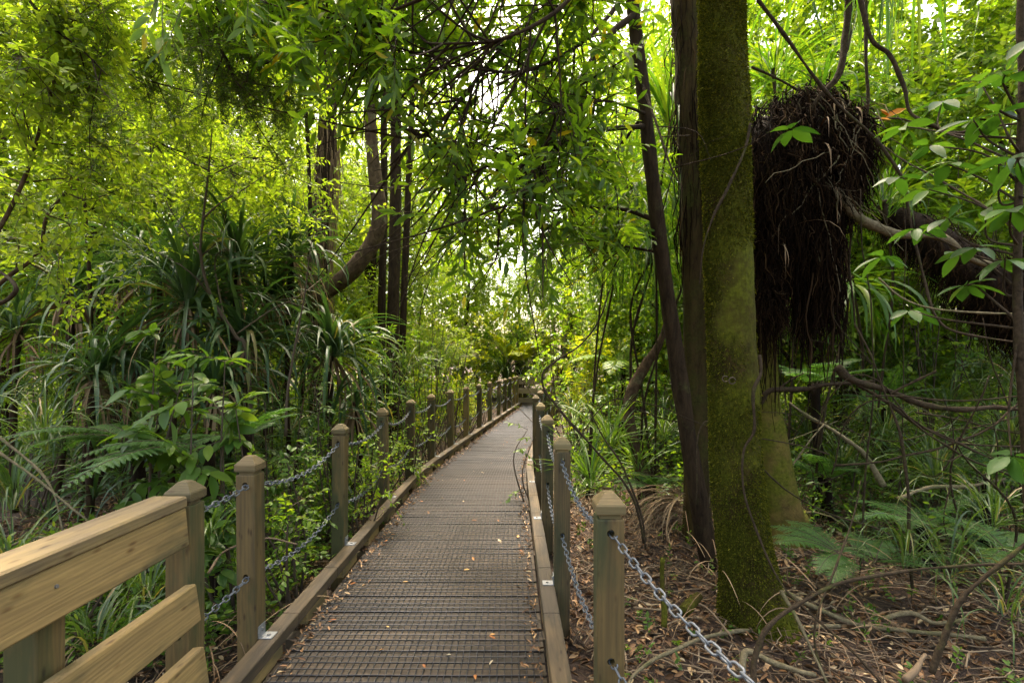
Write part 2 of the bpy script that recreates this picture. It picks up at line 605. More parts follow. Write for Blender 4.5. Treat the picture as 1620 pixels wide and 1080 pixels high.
M['post'] = woodmat('treated_pine_upright', 2, (.19, .125, .04), (.08, .053, .018), (.042, .052, .015), vary=.5, stain_amt=.85)
M['rail'] = woodmat('treated_pine_lengthwise', 1, (.30, .2, .072), (.15, .097, .036), (.06, .052, .022), vary=.25, stain_amt=.8)
M['railtop'] = woodmat('weathered_rail_top', 1, (.165, .12, .062), (.075, .052, .028), (.27, .19, .072), vary=.1, stain_amt=.7)
M['kerb'] = woodmat('kerb_timber', 1, (.12, .082, .042), (.05, .034, .019), (.02, .015, .010), vary=.2, stain_amt=.7)
M['cross'] = woodmat('far_rail_timber', 0, (.30, .23, .13), (.17, .13, .08), (.1, .08, .05), vary=.2)
M['plank'] = woodmat('deck_plank', 0, (.066, .046, .027), (.03, .021, .013), (.015, .011, .008), .8, vary=.45, island=True)
M['wire'] = plainmat('dark_mesh_wire', [(0, (.028, .029, .034)), (1, (.05, .052, .06))], .42, .3)
M['zinc'] = plainmat('galvanised_steel', [(.3, (.2, .21, .225)), (.7, (.32, .33, .35))], .5, .6, nscale=40)
M['chain'] = plainmat('galvanised_chain', [(.3, (.08, .088, .10)), (.7, (.15, .162, .185))], .6, .35, nscale=60)
M['bolt'] = plainmat('bolt_steel', [(0, (.18, .18, .18)), (1, (.3, .3, .3))], .5, .8)

# ---------------------------------------------------------------- look
SUNX, SUNY, SUNZ = -.12, .42, 1.0
SUN_E, SKY_E, EXPO, SUN_A = 1.5, .15, 2.93, 10.0
TWN = 5
# ---------------------------------------------------------------- camera, light, sky
cam = bpy.data.cameras.new('camera')
cam.sensor_width = 36
cam.lens = 36 * F / 1620
cam.shift_y = (HY - 540) / 1620
cam.clip_start, cam.clip_end = .05, 500
co = bpy.data.objects.new('camera', cam)
COL.objects.link(co)
co.location = (0, 0, EYE)
co.rotation_euler = (PI / 2, 0, 0)
scene.camera = co

SUN = nrm(np.array([SUNX, SUNY, SUNZ]))
sl = bpy.data.lights.new('sun', 'SUN')
sl.energy, sl.angle, sl.color = SUN_E, math.radians(SUN_A), (1, .93, .82)
so = bpy.data.objects.new('sun', sl)
COL.objects.link(so)
so.rotation_euler = Vector(-SUN).to_track_quat('-Z', 'Y').to_euler()
so.location = SUN * 60
wd = bpy.data.worlds.new('World')
scene.world = wd
wd.use_nodes = True
nt = wd.node_tree
bg = nt.nodes['Background']
sky = nt.nodes.new('ShaderNodeTexSky')
sky.sky_type = 'NISHITA'
sky.sun_disc = False
sky.sun_elevation = math.asin(SUN[2])
sky.sun_rotation = math.atan2(SUN[0], SUN[1])
sky.dust_density, sky.air_density, sky.ozone_density = 6.0, 1.0, .6
nt.links.new(mixc(nt, sky.outputs[0], (1.0, .9, .7), 1.0, 'MULTIPLY'), bg.inputs[0])
bg.inputs[1].default_value = SKY_E
vs = scene.view_settings
vs.view_transform, vs.look, vs.gamma, vs.exposure = 'Standard', 'None', 1, EXPO
cy = scene.cycles
cy.max_bounces, cy.diffuse_bounces, cy.glossy_bounces, cy.transmission_bounces = 7, 5, 2, 3
cy.caustics_reflective = cy.caustics_refractive = False
cy.use_denoising = True
cy.sample_clamp_indirect = 6
cy.use_adaptive_sampling = True
cy.adaptive_threshold = .02


# ---------------------------------------------------------------- lines of the boardwalk
def soft(y):
    return .5 * (y + np.sqrt(y * y + .5))


def LX(y):
    return -1.275 + .138 * soft(np.asarray(y, float) - 6.25)


def RX(y):
    return .295 + .125 * soft(np.asarray(y, float) - 7.0)


def slope(y):
    y = np.asarray(y, float)
    return .132 * .5 * (1 + (y - 6.6) / np.sqrt((y - 6.6) ** 2 + .5))


def across(y):
    """end points of a line across the deck (post line to post line) that starts at y on the left"""
    k = float(slope(y))
    yr = y - k * 1.5
    return np.array([float(LX(y)), y]), np.array([float(RX(yr)), yr])


def gz(x, y):
    """height of the forest floor"""
    x, y = np.asarray(x, float), np.asarray(y, float)
    P = np.stack([x, y, 0 * x], -1)
    d = np.clip(np.maximum(LX(y) - x, x - RX(y)), 0, 6)
    far = np.clip((y - 14) / 20, 0, 1)
    return -.19 + .045 * sn(P, .55, 1) * np.minimum(1, .3 + d) + .02 * sn(P, 2.2, 2) + .012 * d + far * .5


# ---------------------------------------------------------------- ground
gx = np.concatenate([np.linspace(-90, -10, 24)[:-1], np.linspace(-10, 10, 180), np.linspace(10, 90, 24)[1:]])
gy = np.concatenate([np.linspace(-40, -1, 12)[:-1], np.linspace(-1, 12, 120), np.linspace(12, 120, 40)[1:]])
GX, GY = np.meshgrid(gx, gy)
V = np.stack([GX, GY, gz(GX, GY)], -1).reshape(-1, 3)
nx = len(gx)
i = (np.arange(len(gy) - 1) * nx)[:, None] + np.arange(nx - 1)[None]
g = MB()
g.add(V, np.stack([i, i + 1, i + nx + 1, i + nx], -1).reshape(-1, 4))
m, nt, b, out = mat('forest_floor')
v = mapped(nt, (1, 1, 1))
n1 = noise(nt, 35, 8, v, .75)
n2 = noise(nt, 2.2, 4, v)
r1 = ramp(nt, [(.3, (.02, .012, .008)), (.55, (.075, .042, .026)), (.75, (.17, .1, .06))], n1.outputs[0])
r2 = ramp(nt, [(.35, (.4, .38, .34)), (.65, (1, 1, 1))], n2.outputs[0])
nt.links.new(mixc(nt, r1.outputs[0], r2.outputs[0], 1.0, 'MULTIPLY'), b.inputs['Base Color'])
b.inputs['Roughness'].default_value = .9
bump(nt, b, n1.outputs[0], 1, .03)
tag(g.build('ground', m), 'brown forest floor under fallen leaves', 'ground', kind='structure')

# ---------------------------------------------------------------- boardwalk deck
deck = MB()
y = -1.2
while y < 17.3:
    a, bb = across(y)
    d = nrm(bb - a)
    a2, b2 = a + d * .13, bb - d * .135
    c = (a2 + b2) / 2
    w = .187
    ang = math.atan2(d[1], d[0])
    tilt = R.normal() * .004
    box(deck, (c[0], c[1], -.022 + R.normal() * .0012), (np.linalg.norm(b2 - a2), w / 2 - .003, .04), Matrix.Rotation(ang, 3, 'Z') @ Matrix.Rotation(tilt, 3, 'Y'), .003)
    nrm2 = np.array([-d[1], d[0]])
    c2 = c + nrm2 * (w / 2 + .0)
    box(deck, (c2[0], c2[1], -.022 + R.normal() * .0012), (np.linalg.norm(b2 - a2), w / 2 - .004, .04), Matrix.Rotation(ang, 3, 'Z') @ Matrix.Rotation(tilt, 3, 'Y'), .003)
    y += .201
# the walk turns right behind the far barrier
x = 1.75
while x < 6:
    box(deck, (x, 15.6 + .12 * (x - 1.7), -.022), (.09, 1.5, .04), Matrix.Rotation(.12, 3, 'Z'), .003)
    x += .1
walk = deck.build('boardwalk', M['plank'], smooth=False)
tag(walk, 'long planked boardwalk with wire mesh running into the forest', 'boardwalk', kind='structure')
# bearers under it
bm_ = MB()
for y in np.arange(-.8, 17, 1.2):
    a, bb = across(y)
    c = (a + bb) / 2
    box(bm_, (c[0], c[1], -.1), (1.5, .09, .11), None, .003)
tag(bm_.build('joist', M['kerb'], walk, smooth=False), kind='stuff')
# wire mesh
wm = MB()
ys = np.arange(-.6, 16.9, .05)
ends = [across(float(q)) for q in ys]
A = np.array([e[0] for e in ends])
Bq = np.array([e[1] for e in ends])
dd = nrm(Bq - A)
A2, B2 = A + dd * .155, Bq - dd * .16
nl = 36
for k in range(nl + 1):
    f = k / nl
    C = A2 * (1 - f) + B2 * f
    P = np.column_stack([C + R.normal(size=C.shape) * .0012, np.full(len(C), .004) + R.normal(size=len(C)) * .0007])
    tube(wm, P, .0028, 4, caps=False)
ts = np.linspace(0, 1, 10)[None, :, None]
C = A2[:, None] * (1 - ts) + B2[:, None] * ts
P = np.concatenate([C + R.normal(size=C.shape) * .0012, np.full(C.shape[:2] + (1,), .0085) + R.normal(size=C.shape[:2] + (1,)) * .0007], -1)
btubes(wm, P, .0028, 4)
tag(wm.build('wire_mesh', M['wire'], walk), 'dark wire netting stapled over the planks')
# kerbs on packing blocks
for side in (0, 1):
    kb, blk = MB(), MB()
    y = -.9
    pts = []
    while y < 17.0:
        a, bb = across(y)
        d = nrm(bb - a)
        p = a + d * .088 if side == 0 else bb - d * .088
        pts.append(p)
        y += .6
    pts = np.array(pts)
    lens = [4, 3, 5, 4, 4, 3, 4, 4]
    i = 0
    for l in lens * 2:
        j = min(i + l, len(pts) - 1)
        if j <= i:
            break
        for q in range(i, j):
            p0, p1 = pts[q], pts[q + 1]
            e = nrm(p1 - p0)
            s0 = .004 if q == i else -.001
            c = (p0 + p1) / 2
            dz = .0
            box(kb, (c[0], c[1], .0925 + dz), (.088, np.linalg.norm(p1 - p0) - (.006 if q == j - 1 else 0), .062), Matrix.Rotation(math.atan2(-e[0], e[1]), 3, 'Z'), .004)
        i = j
    for q in range(len(pts) - 1):
        p0, p1 = pts[q], pts[q + 1]
        e = nrm(p1 - p0)
        c = p0 * .55 + p1 * .45
        box(blk, (c[0], c[1], .031), (.08, .3, .058), Matrix.Rotation(math.atan2(-e[0], e[1]), 3, 'Z'), .003)
    ke = kb.build('kerb_rail', M['kerb'], walk, smooth=False)
    blk.build('packing_block', M['rail'], ke, smooth=False)
    ke['kind'] = 'structure'

# ---------------------------------------------------------------- chain posts
HOLES = (.872, .43)
PW = .094


def post_body_mesh():
    bm = bmesh.new()
    bmesh.ops.create_cube(bm, size=1)
    bmesh.ops.scale(bm, vec=(PW, PW, 1.32), verts=bm.verts)
    bmesh.ops.bevel(bm, geom=list(bm.edges), offset=.005, segments=2, affect='EDGES', profile=.5)
    bmesh.ops.translate(bm, vec=(0, 0, .92 - .66), verts=bm.verts)
    me = bpy.data.meshes.new('post_body')
    bm.to_mesh(me)
    bm.free()
    o = bpy.data.objects.new('post_body', me)
    COL.objects.link(o)
    cuts = []
    for h in HOLES:
        bm = bmesh.new()
        bmesh.ops.create_cone(bm, cap_ends=True, segments=16, radius1=.0135, radius2=.0135, depth=.3, matrix=Matrix.Translation((0, 0, h)) @ Matrix.Rotation(PI / 2, 4, 'X'))
        cm = bpy.data.meshes.new('cut')
        bm.to_mesh(cm)
        bm.free()
        c = bpy.data.objects.new('cut', cm)
        COL.objects.link(c)
        cuts.append(c)
        md = o.modifiers.new('b', 'BOOLEAN')
        md.operation, md.solver, md.object = 'DIFFERENCE', 'EXACT', c
    dg = bpy.context.evaluated_depsgraph_get()
    me2 = bpy.data.meshes.new_from_object(o.evaluated_get(dg))
    me2.name = 'post_body'
    for q in [o] + cuts:
        bpy.data.objects.remove(q)
    me2.materials.clear()
    me2.materials.append(M['post'])
    return me2


body_me = post_body_mesh()
cp = MB()
box(cp, (0, 0, .9265), (.072, .072, .021), None, .002)
bm = bmesh.new()
hw = .051
rings = [(.0, hw * .96), (.004, hw), (.03, hw), (.036, hw * .94), (.068, .02), (.071, .014)]
vv = [[bm.verts.new((sx * r, sy * r, .936 + z)) for sx, sy in ((1, 1), (-1, 1), (-1, -1), (1, -1))] for z, r in rings]
for q in range(len(vv) - 1):
    for k in range(4):
        bm.faces.new((vv[q][k], vv[q][(k + 1) % 4], vv[q + 1][(k + 1) % 4], vv[q + 1][k]))
bm.faces.new(vv[-1])
bm.faces.new(vv[0][::-1])
addbm(cp, bm)
M['cap'] = woodmat('post_cap_pine', 0, (.26, .18, .075), (.13, .09, .04), (.075, .07, .028), vary=.45)
cap_me = cp.mesh('post_cap', [M['cap']], False)


def bracket_mesh(sg):
    q = MB()
    box(q, (sg * (PW / 2 + .034), 0, .1262), (.068, .062, .005), None, .001)
    box(q, (sg * (PW / 2 + .003), 0, .154), (.005, .062, .055), None, .001)
    bos = []
    for c, ax in (((sg * (PW / 2 + .04), 0, .131), 'Z'), ((sg * (PW / 2 + .009), 0, .158), 'Y')):
        bm = bmesh.new()
        bmesh.ops.create_cone(bm, cap_ends=True, segments=6, radius1=.009, radius2=.0085, depth=.008,
                              matrix=Matrix.Translation(c) @ Matrix.Rotation(PI / 2 if ax == 'Y' else 0, 4, 'Y'))
        bo = MB()
        addbm(bo, bm)
        bos.append(bo.mesh('bolt', [M['bolt']], False))
    return q.mesh('bracket', [M['zinc']], False), bos


BR = {s: bracket_mesh(s) for s in (1, -1)}


def link_obj(name, me, parent):
    o = bpy.data.objects.new(name, me)
    COL.objects.link(o)
    o.parent = parent
    return o


def make_post(x, y, side, label, rz=0.0, group=None, br=True):
    t = thing('chain_post', (x, y, 0), label, 'post', group)
    t.rotation_euler = (R.normal() * .009, R.normal() * .01, rz + R.normal() * .03)
    link_obj('post_body', body_me, t)
    link_obj('post_cap', cap_me, t)
    if br:
        k = link_obj('bracket', BR[side][0], t)
        for bm_e in BR[side][1]:
            link_obj('bolt', bm_e, k)
    return t


LP = [2.48, 3.72, 5.0, 6.13, 7.16, 8.26, 9.34, 10.55, 11.75, 12.95, 14.0, 15.0, 15.95, 16.7]
RP = [1.79, 3.06, 4.34, 5.63, 6.9, 8.07, 9.34, 10.7, 12.2, 13.6]
ordw = ['first', 'second', 'third', 'fourth', 'fifth', 'sixth', 'seventh', 'eighth', 'ninth', 'tenth', 'eleventh', 'twelfth', 'thirteenth', 'fourteenth']
for k, y in enumerate(LP):
    lab = {0: 'pale timber post with open pale faces next after the timber railing', 2: 'darker green-stained timber post, third after the timber railing',
           13: 'last timber post of the left row, against the far barrier'}.get(k, f'square timber post in the left row, {ordw[k]} after the timber railing')
    make_post(float(LX(y)) - (.0 if k else .005), y, 1, lab, -math.atan(float(slope(y))), 'chain posts along the left of the boardwalk')
for k, y in enumerate(RP):
    lab = {0: 'big near timber post on the right with a thick chain at its front'}.get(k, f'square timber post in the right row, {ordw[k]} counting from the big near one')
    make_post(float(RX(y)) + (.045 if k == 0 else 0), y, -1, lab, -math.atan(float(slope(y))), 'chain posts along the right of the boardwalk')
make_post(.585, .6, -1, 'timber post just out of sight on the right that the nearest chain runs to', .2, 'chain posts along the right of the boardwalk', False)


# ---------------------------------------------------------------- chains
def link_shape(L=.052, Wd=.028, r=.0033, n=7, s=6):
    a = []
    hw_, hl = Wd / 2 - r, L / 2 - r
    st = hl - hw_
    for k in range(n):
        t = -PI / 2 + PI * k / (n - 1)
        a.append((st + hw_ * math.cos(t), hw_ * math.sin(t)))
    for k in range(n):
        t = PI / 2 + PI * k / (n - 1)
        a.append((-st + hw_ * math.cos(t), hw_ * math.sin(t)))
    P = np.array([(u, v, 0) for u, v in a])
    N = len(P)
    T = nrm(np.roll(P, -1, 0) - np.roll(P, 1, 0))
    Nn = np.cross(T, UP)
    b = np.arange(s) / s * 2 * PI
    V = P[:, None] + r * (Nn[:, None] * np.cos(b)[None, :, None] + UP * np.sin(b)[None, :, None])
    i = np.arange(N)[:, None] * s
    i2 = (np.arange(N)[:, None] + 1) % N * s
    j = np.arange(s)[None]
    k = (j + 1) % s
    return V.reshape(-1, 3), np.stack([i + j, i + k, i2 + k, i2 + j], -1).reshape(-1, 4)


LV, LQ = link_shape()


def chain(pts, sag, label, group):
    mb = MB()
    path = []
    for a, b in zip(pts[:-1], pts[1:]):
        t = np.linspace(0, 1, 60, endpoint=False)[:, None]
        s = sag * (np.linalg.norm(b - a) / 1.25) ** 2 * R.uniform(.75, 1.25)
        path.append(a * (1 - t) + b * t - UP * s * 4 * t * (1 - t))
    path = np.concatenate(path + [pts[-1:]])
    cum = np.concatenate([[0], np.cumsum(np.linalg.norm(np.diff(path, axis=0), axis=1))])
    st = np.arange(0, cum[-1], .0425)
    C = np.stack([np.interp(st, cum, path[:, k]) for k in range(3)], -1)
    T = nrm(np.gradient(C, axis=0))
    S = nrm(np.cross(T, UP))
    N = np.cross(S, T)
    roll = np.where(np.arange(len(C)) % 2 == 0, .6, .6 + PI / 2) + R.normal(size=len(C)) * .12
    S2 = S * np.cos(roll)[:, None] + N * np.sin(roll)[:, None]
    N2 = np.cross(T, S2)
    V = C[:, None] + LV[None, :, :1] * T[:, None] + LV[None, :, 1:2] * S2[:, None] + LV[None, :, 2:] * N2[:, None]
    Q = LQ[None] + (np.arange(len(C)) * len(LV))[:, None, None]
    mb.add(V.reshape(-1, 3), Q.reshape(-1, 4))
    o = mb.build('chain', M['chain'])
    tag(o, label, 'chain', group)


for h, nm in zip(HOLES, ('upper', 'lower')):
    pl = [(-1.255, 1.94, h)] + [(float(LX(y)), y, h) for y in LP]
    chain(np.array(pl), .085, f'{nm} galvanised chain sagging from post to post on the left side', 'chains threaded through the posts')
    pr = [(.585, .6, h)] + [(float(RX(y)) + (.045 if k == 0 else 0), y, h) for k, y in enumerate(RP)]
    chain(np.array(pr), .085, f'{nm} galvanised chain sagging from post to post on the right side', 'chains threaded through the posts')

# ---------------------------------------------------------------- timber railing at the near left
rl = thing('timber_railing', (-1.25, .9, -.2), 'pale timber railing with leaning boards at the near left', 'railing')
q = MB()
box(q, (-1.262, .14, .948), (.128, 3.46, .042), None, .006)
q.build('top_rail', M['railtop'], rl, smooth=False)
for k, (zt, zb, xt, xb, ye) in enumerate(((.925, .783, -1.205, -1.192, 1.872), (.640, .500, -1.172, -1.152, 1.88), (.408, .268, -1.142, -1.122, 1.88))):
    q = MB()
    lean = math.atan2(xb - xt, zt - zb)
    box(q, ((xt + xb) / 2 - .0225, ye - 1.7, (zt + zb) / 2), (.045, 3.4, zt - zb), Matrix.Rotation(-lean, 3, 'Y'), .005)
    bo = q.build('board', M['rail'], rl, smooth=False)
    for yy in (1.33, 1.30, .1, .07):
        bm = bmesh.new()
        bmesh.ops.create_cone(bm, cap_ends=True, segments=10, radius1=.0055, radius2=.005, depth=.004,
                              matrix=Matrix.Translation(((xt + xb) / 2 + .0015, yy, (zt + zb) / 2 + (.02 if yy in (1.33, .1) else -.045))) @ Matrix.Rotation(PI / 2 - lean, 4, 'Y'))
        nb = MB()
        addbm(nb, bm)
        nb.build('nail', M['bolt'], bo, smooth=False)
ep = link_obj('end_post', body_me, rl)
ep.location = (-1.256 + 1.25, 1.945 - .9, .2)
c = link_obj('post_cap', cap_me, ep)
for yy, h in ((1.37, .924), (.15, .924)):
    q = MB()
    box(q, (-1.292, yy, h / 2 - .2), (.09, .09, h + .4), None, .004)
    q.build('post', M['post'], rl, smooth=False)

# far barrier across the end
fb = thing('timber_barrier', (.9, 17.25, -.1), 'distant low timber barrier across the end of the straight boardwalk', 'barrier')
rot = Matrix.Rotation(.05, 3, 'Z')
q = MB()
box(q, (.92, 17.22, .93), (1.75, .13, .045), rot, .005)
q.build('top_rail', M['cross'], fb, smooth=False)
for zt, zb in ((.88, .7), (.57, .38), (.24, .08)):
    q = MB()
    box(q, (.88, 17.2, (zt + zb) / 2), (1.5, .045, zt - zb), rot, .004)
    q.build('board', M['cross'], fb, smooth=False)
for x in (.3, 1.05, 1.62):
    q = MB()
    box(q, (x, 17.28, .4), (.09, .09, 1.02), None, .004)
    q.build('post', M['post'], fb, smooth=False)
def off_path(x, y, m):
    return (x < LX(y) - m) | (x > RX(y) + m)


# ================================================================ trees and limbs
def poly_obj(mb, P, r, **k):
    tube(mb, P, r, **k)


def tree(name, label, category, trunk, rad, bark, blobs, spec, group=None, sides=10, rough=.06, limbs=True, nseg=6, lm=None, branches=(), groove=0, extra=None):
    """trunk: points; blobs: (centre, radius, number of twigs); spec: leaf description for spray"""
    trunk = np.asarray(trunk, float)
    t = thing(name, trunk[0], label, category, group)
    tb = MB()
    P = cat(trunk, nseg)
    tube(tb, P, rad, sides, 0, rough, 5, seed=int(R.integers(8)), groove=groove)
    for bp, br in branches:
        tube(tb, cat(np.asarray(bp, float), 5), br, 6, 0, .08, 9)
    if limbs:
        for c, r, n in blobs:
            k = np.argmin(np.linalg.norm(P - (np.asarray(c) - UP * .8), axis=1))
            a = P[k]
            mid = (a + c) / 2 + UP * .15 + R.normal(size=3) * .12
            rr = min(float(np.interp(k / len(P), np.linspace(0, 1, np.size(rad)), np.atleast_1d(rad))) * .45, .06)
            tube(tb, cat([a, mid, np.asarray(c)], 4), np.linspace(rr, rr * .25, 9), 5, 0, .1, 6, caps=False)
            for _ in range(4):
                e = np.asarray(c) + ball(1)[0] * r * .8
                tube(tb, cat([mid * .4 + np.asarray(c) * .6, (np.asarray(c) + e) / 2 + R.normal(size=3) * .06, e], 3), np.linspace(rr * .4, rr * .1, 7), 4, 0, caps=False)
    tb.build('trunk', bark, t)
    if blobs:
        cb = MB()
        for c, r, n in blobs:
            B, D = blob(c, r, n, spec.get('up', 0), spec.get('out', .8), spec.get('rnd', .8))
            kw = {k: v for k, v in spec.items() if k not in ('up', 'out', 'rnd', 'len', 'K', 'll', 'lw', 'tm', 'mat', 'len2')}
            spray(cb, B, D, spec['len'] * R.uniform(.6, 1.2, n), spec['K'], spec['ll'], spec['lw'], spec['tm'], **kw)
        cb.build('crown', [spec['mat'], lm or M['twig']], t)
    if extra:
        extra(t, P)
    return t


# ---- mossy trunk on the right
mp = WP([(1197, 1000, 3.13), (1183, 900, 3.13), (1166, 760, 3.13), (1160, 600, 3.13), (1153, 420, 3.13), (1146, 200, 3.13), (1141, 0, 3.13), (1138, -250, 3.15), (1130, -700, 3.3)])
mt = thing('mossy_tree', mp[0], 'thick straight tree trunk coated in green moss beside the right chain', 'tree')
tb = MB()
P = cat(mp, 16)
rad = np.interp(np.linspace(0, 1, len(P)), [0, .03, .08, .15, .3, .6, 1], [.27, .215, .178, .158, .147, .14, .125])
tube(tb, P, rad, 40, 0, .035, 4.5, seed=2)
for a_, l_ in ((-2.6, .5), (-1.2, .35), (.3, .45), (2.2, .4)):
    d = np.array([math.cos(a_), math.sin(a_), 0])
    tube(tb, cat([mp[0] + UP * .22 + d * .08, mp[0] + d * .22 + UP * .02, mp[0] + d * l_ - UP * .05], 5), np.linspace(.09, .03, 11), 8, 0, .1, 8)
trunk_o = tb.build('trunk', M['mossbark'], mt)
ms = MB()
n = 330000
sl_ = np.linalg.norm(np.diff(P, axis=0), axis=1)[:int(len(P) * .8)]
k = R.choice(len(sl_), n, p=sl_ / sl_.sum())
f = R.uniform(0, 1, n)[:, None]
C = P[k] * (1 - f) + P[np.minimum(k + 1, len(P) - 1)] * f
a = R.uniform(0, 2 * PI, n)
out_ = np.stack([np.cos(a), np.sin(a), 0 * a], -1)
Q3 = C + out_ * rad[k][:, None]
S = C + out_ * (rad[k] * (1 + .035 * sn(Q3, 4.5, 2) + .0175 * sn(Q3, 13.95, 3)))[:, None] * .995
dens = .25 + 1.2 * sn(S, 2.6, 4) + .7 * sn(S, 9, 5) + .8 * np.clip(.75 - S[:, 2], -.25, 1) + .4 * np.clip(S[:, 2] - 2, 0, 1)
keep = dens > R.uniform(-.9, 1.1, n)
S, out_ = S[keep], out_[keep]
D = out_ * .6 - UP * R.uniform(0, .9, (len(S), 1)) + R.normal(size=S.shape) * .45
sc = R.uniform(.5, 1.2, len(S)) * np.where(R.uniform(size=len(S)) < .06, 1.7, 1)
leaves(ms, S, D, R.normal(size=S.shape) + UP, .0135 * sc, .0055 * sc, DIAM)
mo = ms.build('moss', M['moss'], mt)
sc_ = MB()
for px, py, a0, a1, rr in ((1147, 599, .6, 5.6, 7), (1158, 602, .1, 6.0, 8)):
    w = W(px, py, 3.13 - .165)
    ang_ = np.linspace(a0, a1, 14)
    tube(sc_, np.stack([w[0] + np.cos(ang_) * rr / F * 1.9, np.full(14, w[1] - .002), w[2] + np.sin(ang_) * rr / F * 1.9], -1), .0035, 6, 0, .2, 80)
sc_.build('scar', M['twig'], mt)
cb = MB()
for c, r, nn in ((mp[-1] + UP * .6, 1.6, 130), (mp[-1] + np.array([1.2, .6, 1]), 1.4, 110), (mp[-1] + np.array([-.8, 1.2, 1.2]), 1.3, 80)):
    B, D = blob(c, r, nn)
    spray(cb, B, D, .5, 12, .09, .035, DIAM)
cb.build('crown', [M['tawa'], M['twig']], mt)

# ---- tan buttressed trunk behind it
bp = WP([(1243, 880, 4.45), (1237, 820, 4.45), (1222, 720, 4.45), (1208, 600, 4.45), (1203, 470, 4.45), (1212, 380, 4.45), (1228, 290, 4.4), (1240, 240, 4.35)])
bt = thing('buttressed_tree', bp[0], 'tan mottled trunk flaring at its foot, behind the mossy trunk', 'tree')
tb = MB()
P = cat(bp, 10)
tube(tb, P, np.interp(np.linspace(0, 1, len(P)), [0, .08, .2, .4, 1], [.235, .205, .165, .115, .09]), 22, 0, .05, 4, seed=5, groove=.04, gn=5)
for a_, l_ in ((-2.3, .55), (-.7, .6), (.2, .45)):
    d = np.array([math.cos(a_), math.sin(a_), 0])
    tube(tb, cat([bp[0] + UP * .35 + d * .08, bp[0] + d * .25 + UP * .06, bp[0] + d * l_ - UP * .06], 5), np.linspace(.1, .03, 11), 8, 0, .1, 6)
tb.build('trunk', M['tanbark'], bt)

# ---- fibrous trunk left of the moss tree
fp = WP([(1104, 880, 4.5), (1102, 700, 4.5), (1100, 500, 4.5), (1098, 300, 4.5), (1090, 120, 4.5), (1084, -50, 4.5), (1078, -400, 4.5)])


def shag(t, P, n, rad, mat_, L=(.2, .6), z=(0, 9), w=.004, name='hanging_bark'):
    sb = MB()
    k = R.integers(0, len(P), n)
    C = P[k]
    a = R.uniform(0, 2 * PI, n)
    o_ = np.stack([np.cos(a), np.sin(a), 0 * a], -1)
    ok = (C[:, 2] > z[0]) & (C[:, 2] < z[1])
    C, o_ = C[ok], o_[ok]
    n = len(C)
    ll = R.uniform(*L, n)
    S = C + o_ * rad * R.uniform(.9, 1.15, (n, 1)) + R.normal(size=(n, 3)) * .05 * UP
    tt = np.linspace(0, 1, 6)[None, :, None]
    Q = S[:, None] - UP * (ll[:, None, None] * tt) + o_[:, None] * (.07 * R.uniform(-.1, 1, (n, 1, 1)) * np.sin(tt * 3)) + np.cumsum(R.normal(size=(n, 6, 3)) * .009, 1)
    btubes(sb, Q, w * R.uniform(.5, 1.6, (n, 1)) * np.array([1, 1, .9, .8, .6, .3])[None], 3)
    return sb.build(name, mat_, t)


tree('fibrous_tree', 'dark fibrous trunk squeezed between the mossy trunk and the slim dark trunk', 'tree', fp, [.14, .10, .10, .105, .12, .125, .12], M['olivebark'], [], None,
     sides=16, rough=.08, groove=.05, extra=lambda t, P: shag(t, P, 700, .11, M['fibre'], (.2, .7), (2.6, 9)))

# ---- slim dark tree with lance leaves reaching over the walk
sp = WP([(1128, 915, 3.95), (1112, 830, 3.95), (1092, 710, 3.95), (1072, 580, 3.95), (1052, 440, 3.95), (1034, 300, 3.95), (1018, 150, 3.95), (1000, 0, 3.95), (985, -200, 3.95), (970, -480, 4)])
TW = dict(len=.46, K=11, ll=.105, lw=.027, tm=LANCE, droop=.35, ang=.75, hang=.35, jit=.4, tr=.0028, mat=M['tawa'], out=.7, rnd=.7, up=-.1)


def branchset(mb, main, r0, n, fl, spread=.5):
    """a limb with side branches; returns tips for sprays"""
    P = cat(np.asarray(main, float), 8)
    tube(mb, P, np.linspace(r0, r0 * .25, len(P)), 7, 0, .1, 9)
    tips = []
    for _ in range(n):
        k = R.integers(int(len(P) * .25), len(P))
        e = P[k] + (nrm(R.normal(size=3)) + nrm(P[min(k + 2, len(P) - 1)] - P[max(k - 2, 0)]) * .6) * fl * R.uniform(.5, 1.1) - UP * .1
        mid = (P[k] + e) / 2 + R.normal(size=3) * .05
        Q = cat([P[k], mid, e], 4)
        tube(mb, Q, np.linspace(r0 * .35, r0 * .1, len(Q)), 4, 0, caps=False)
        for q in (3, 5, 7, 8):
            tips.append(Q[q])
    return np.array(tips)


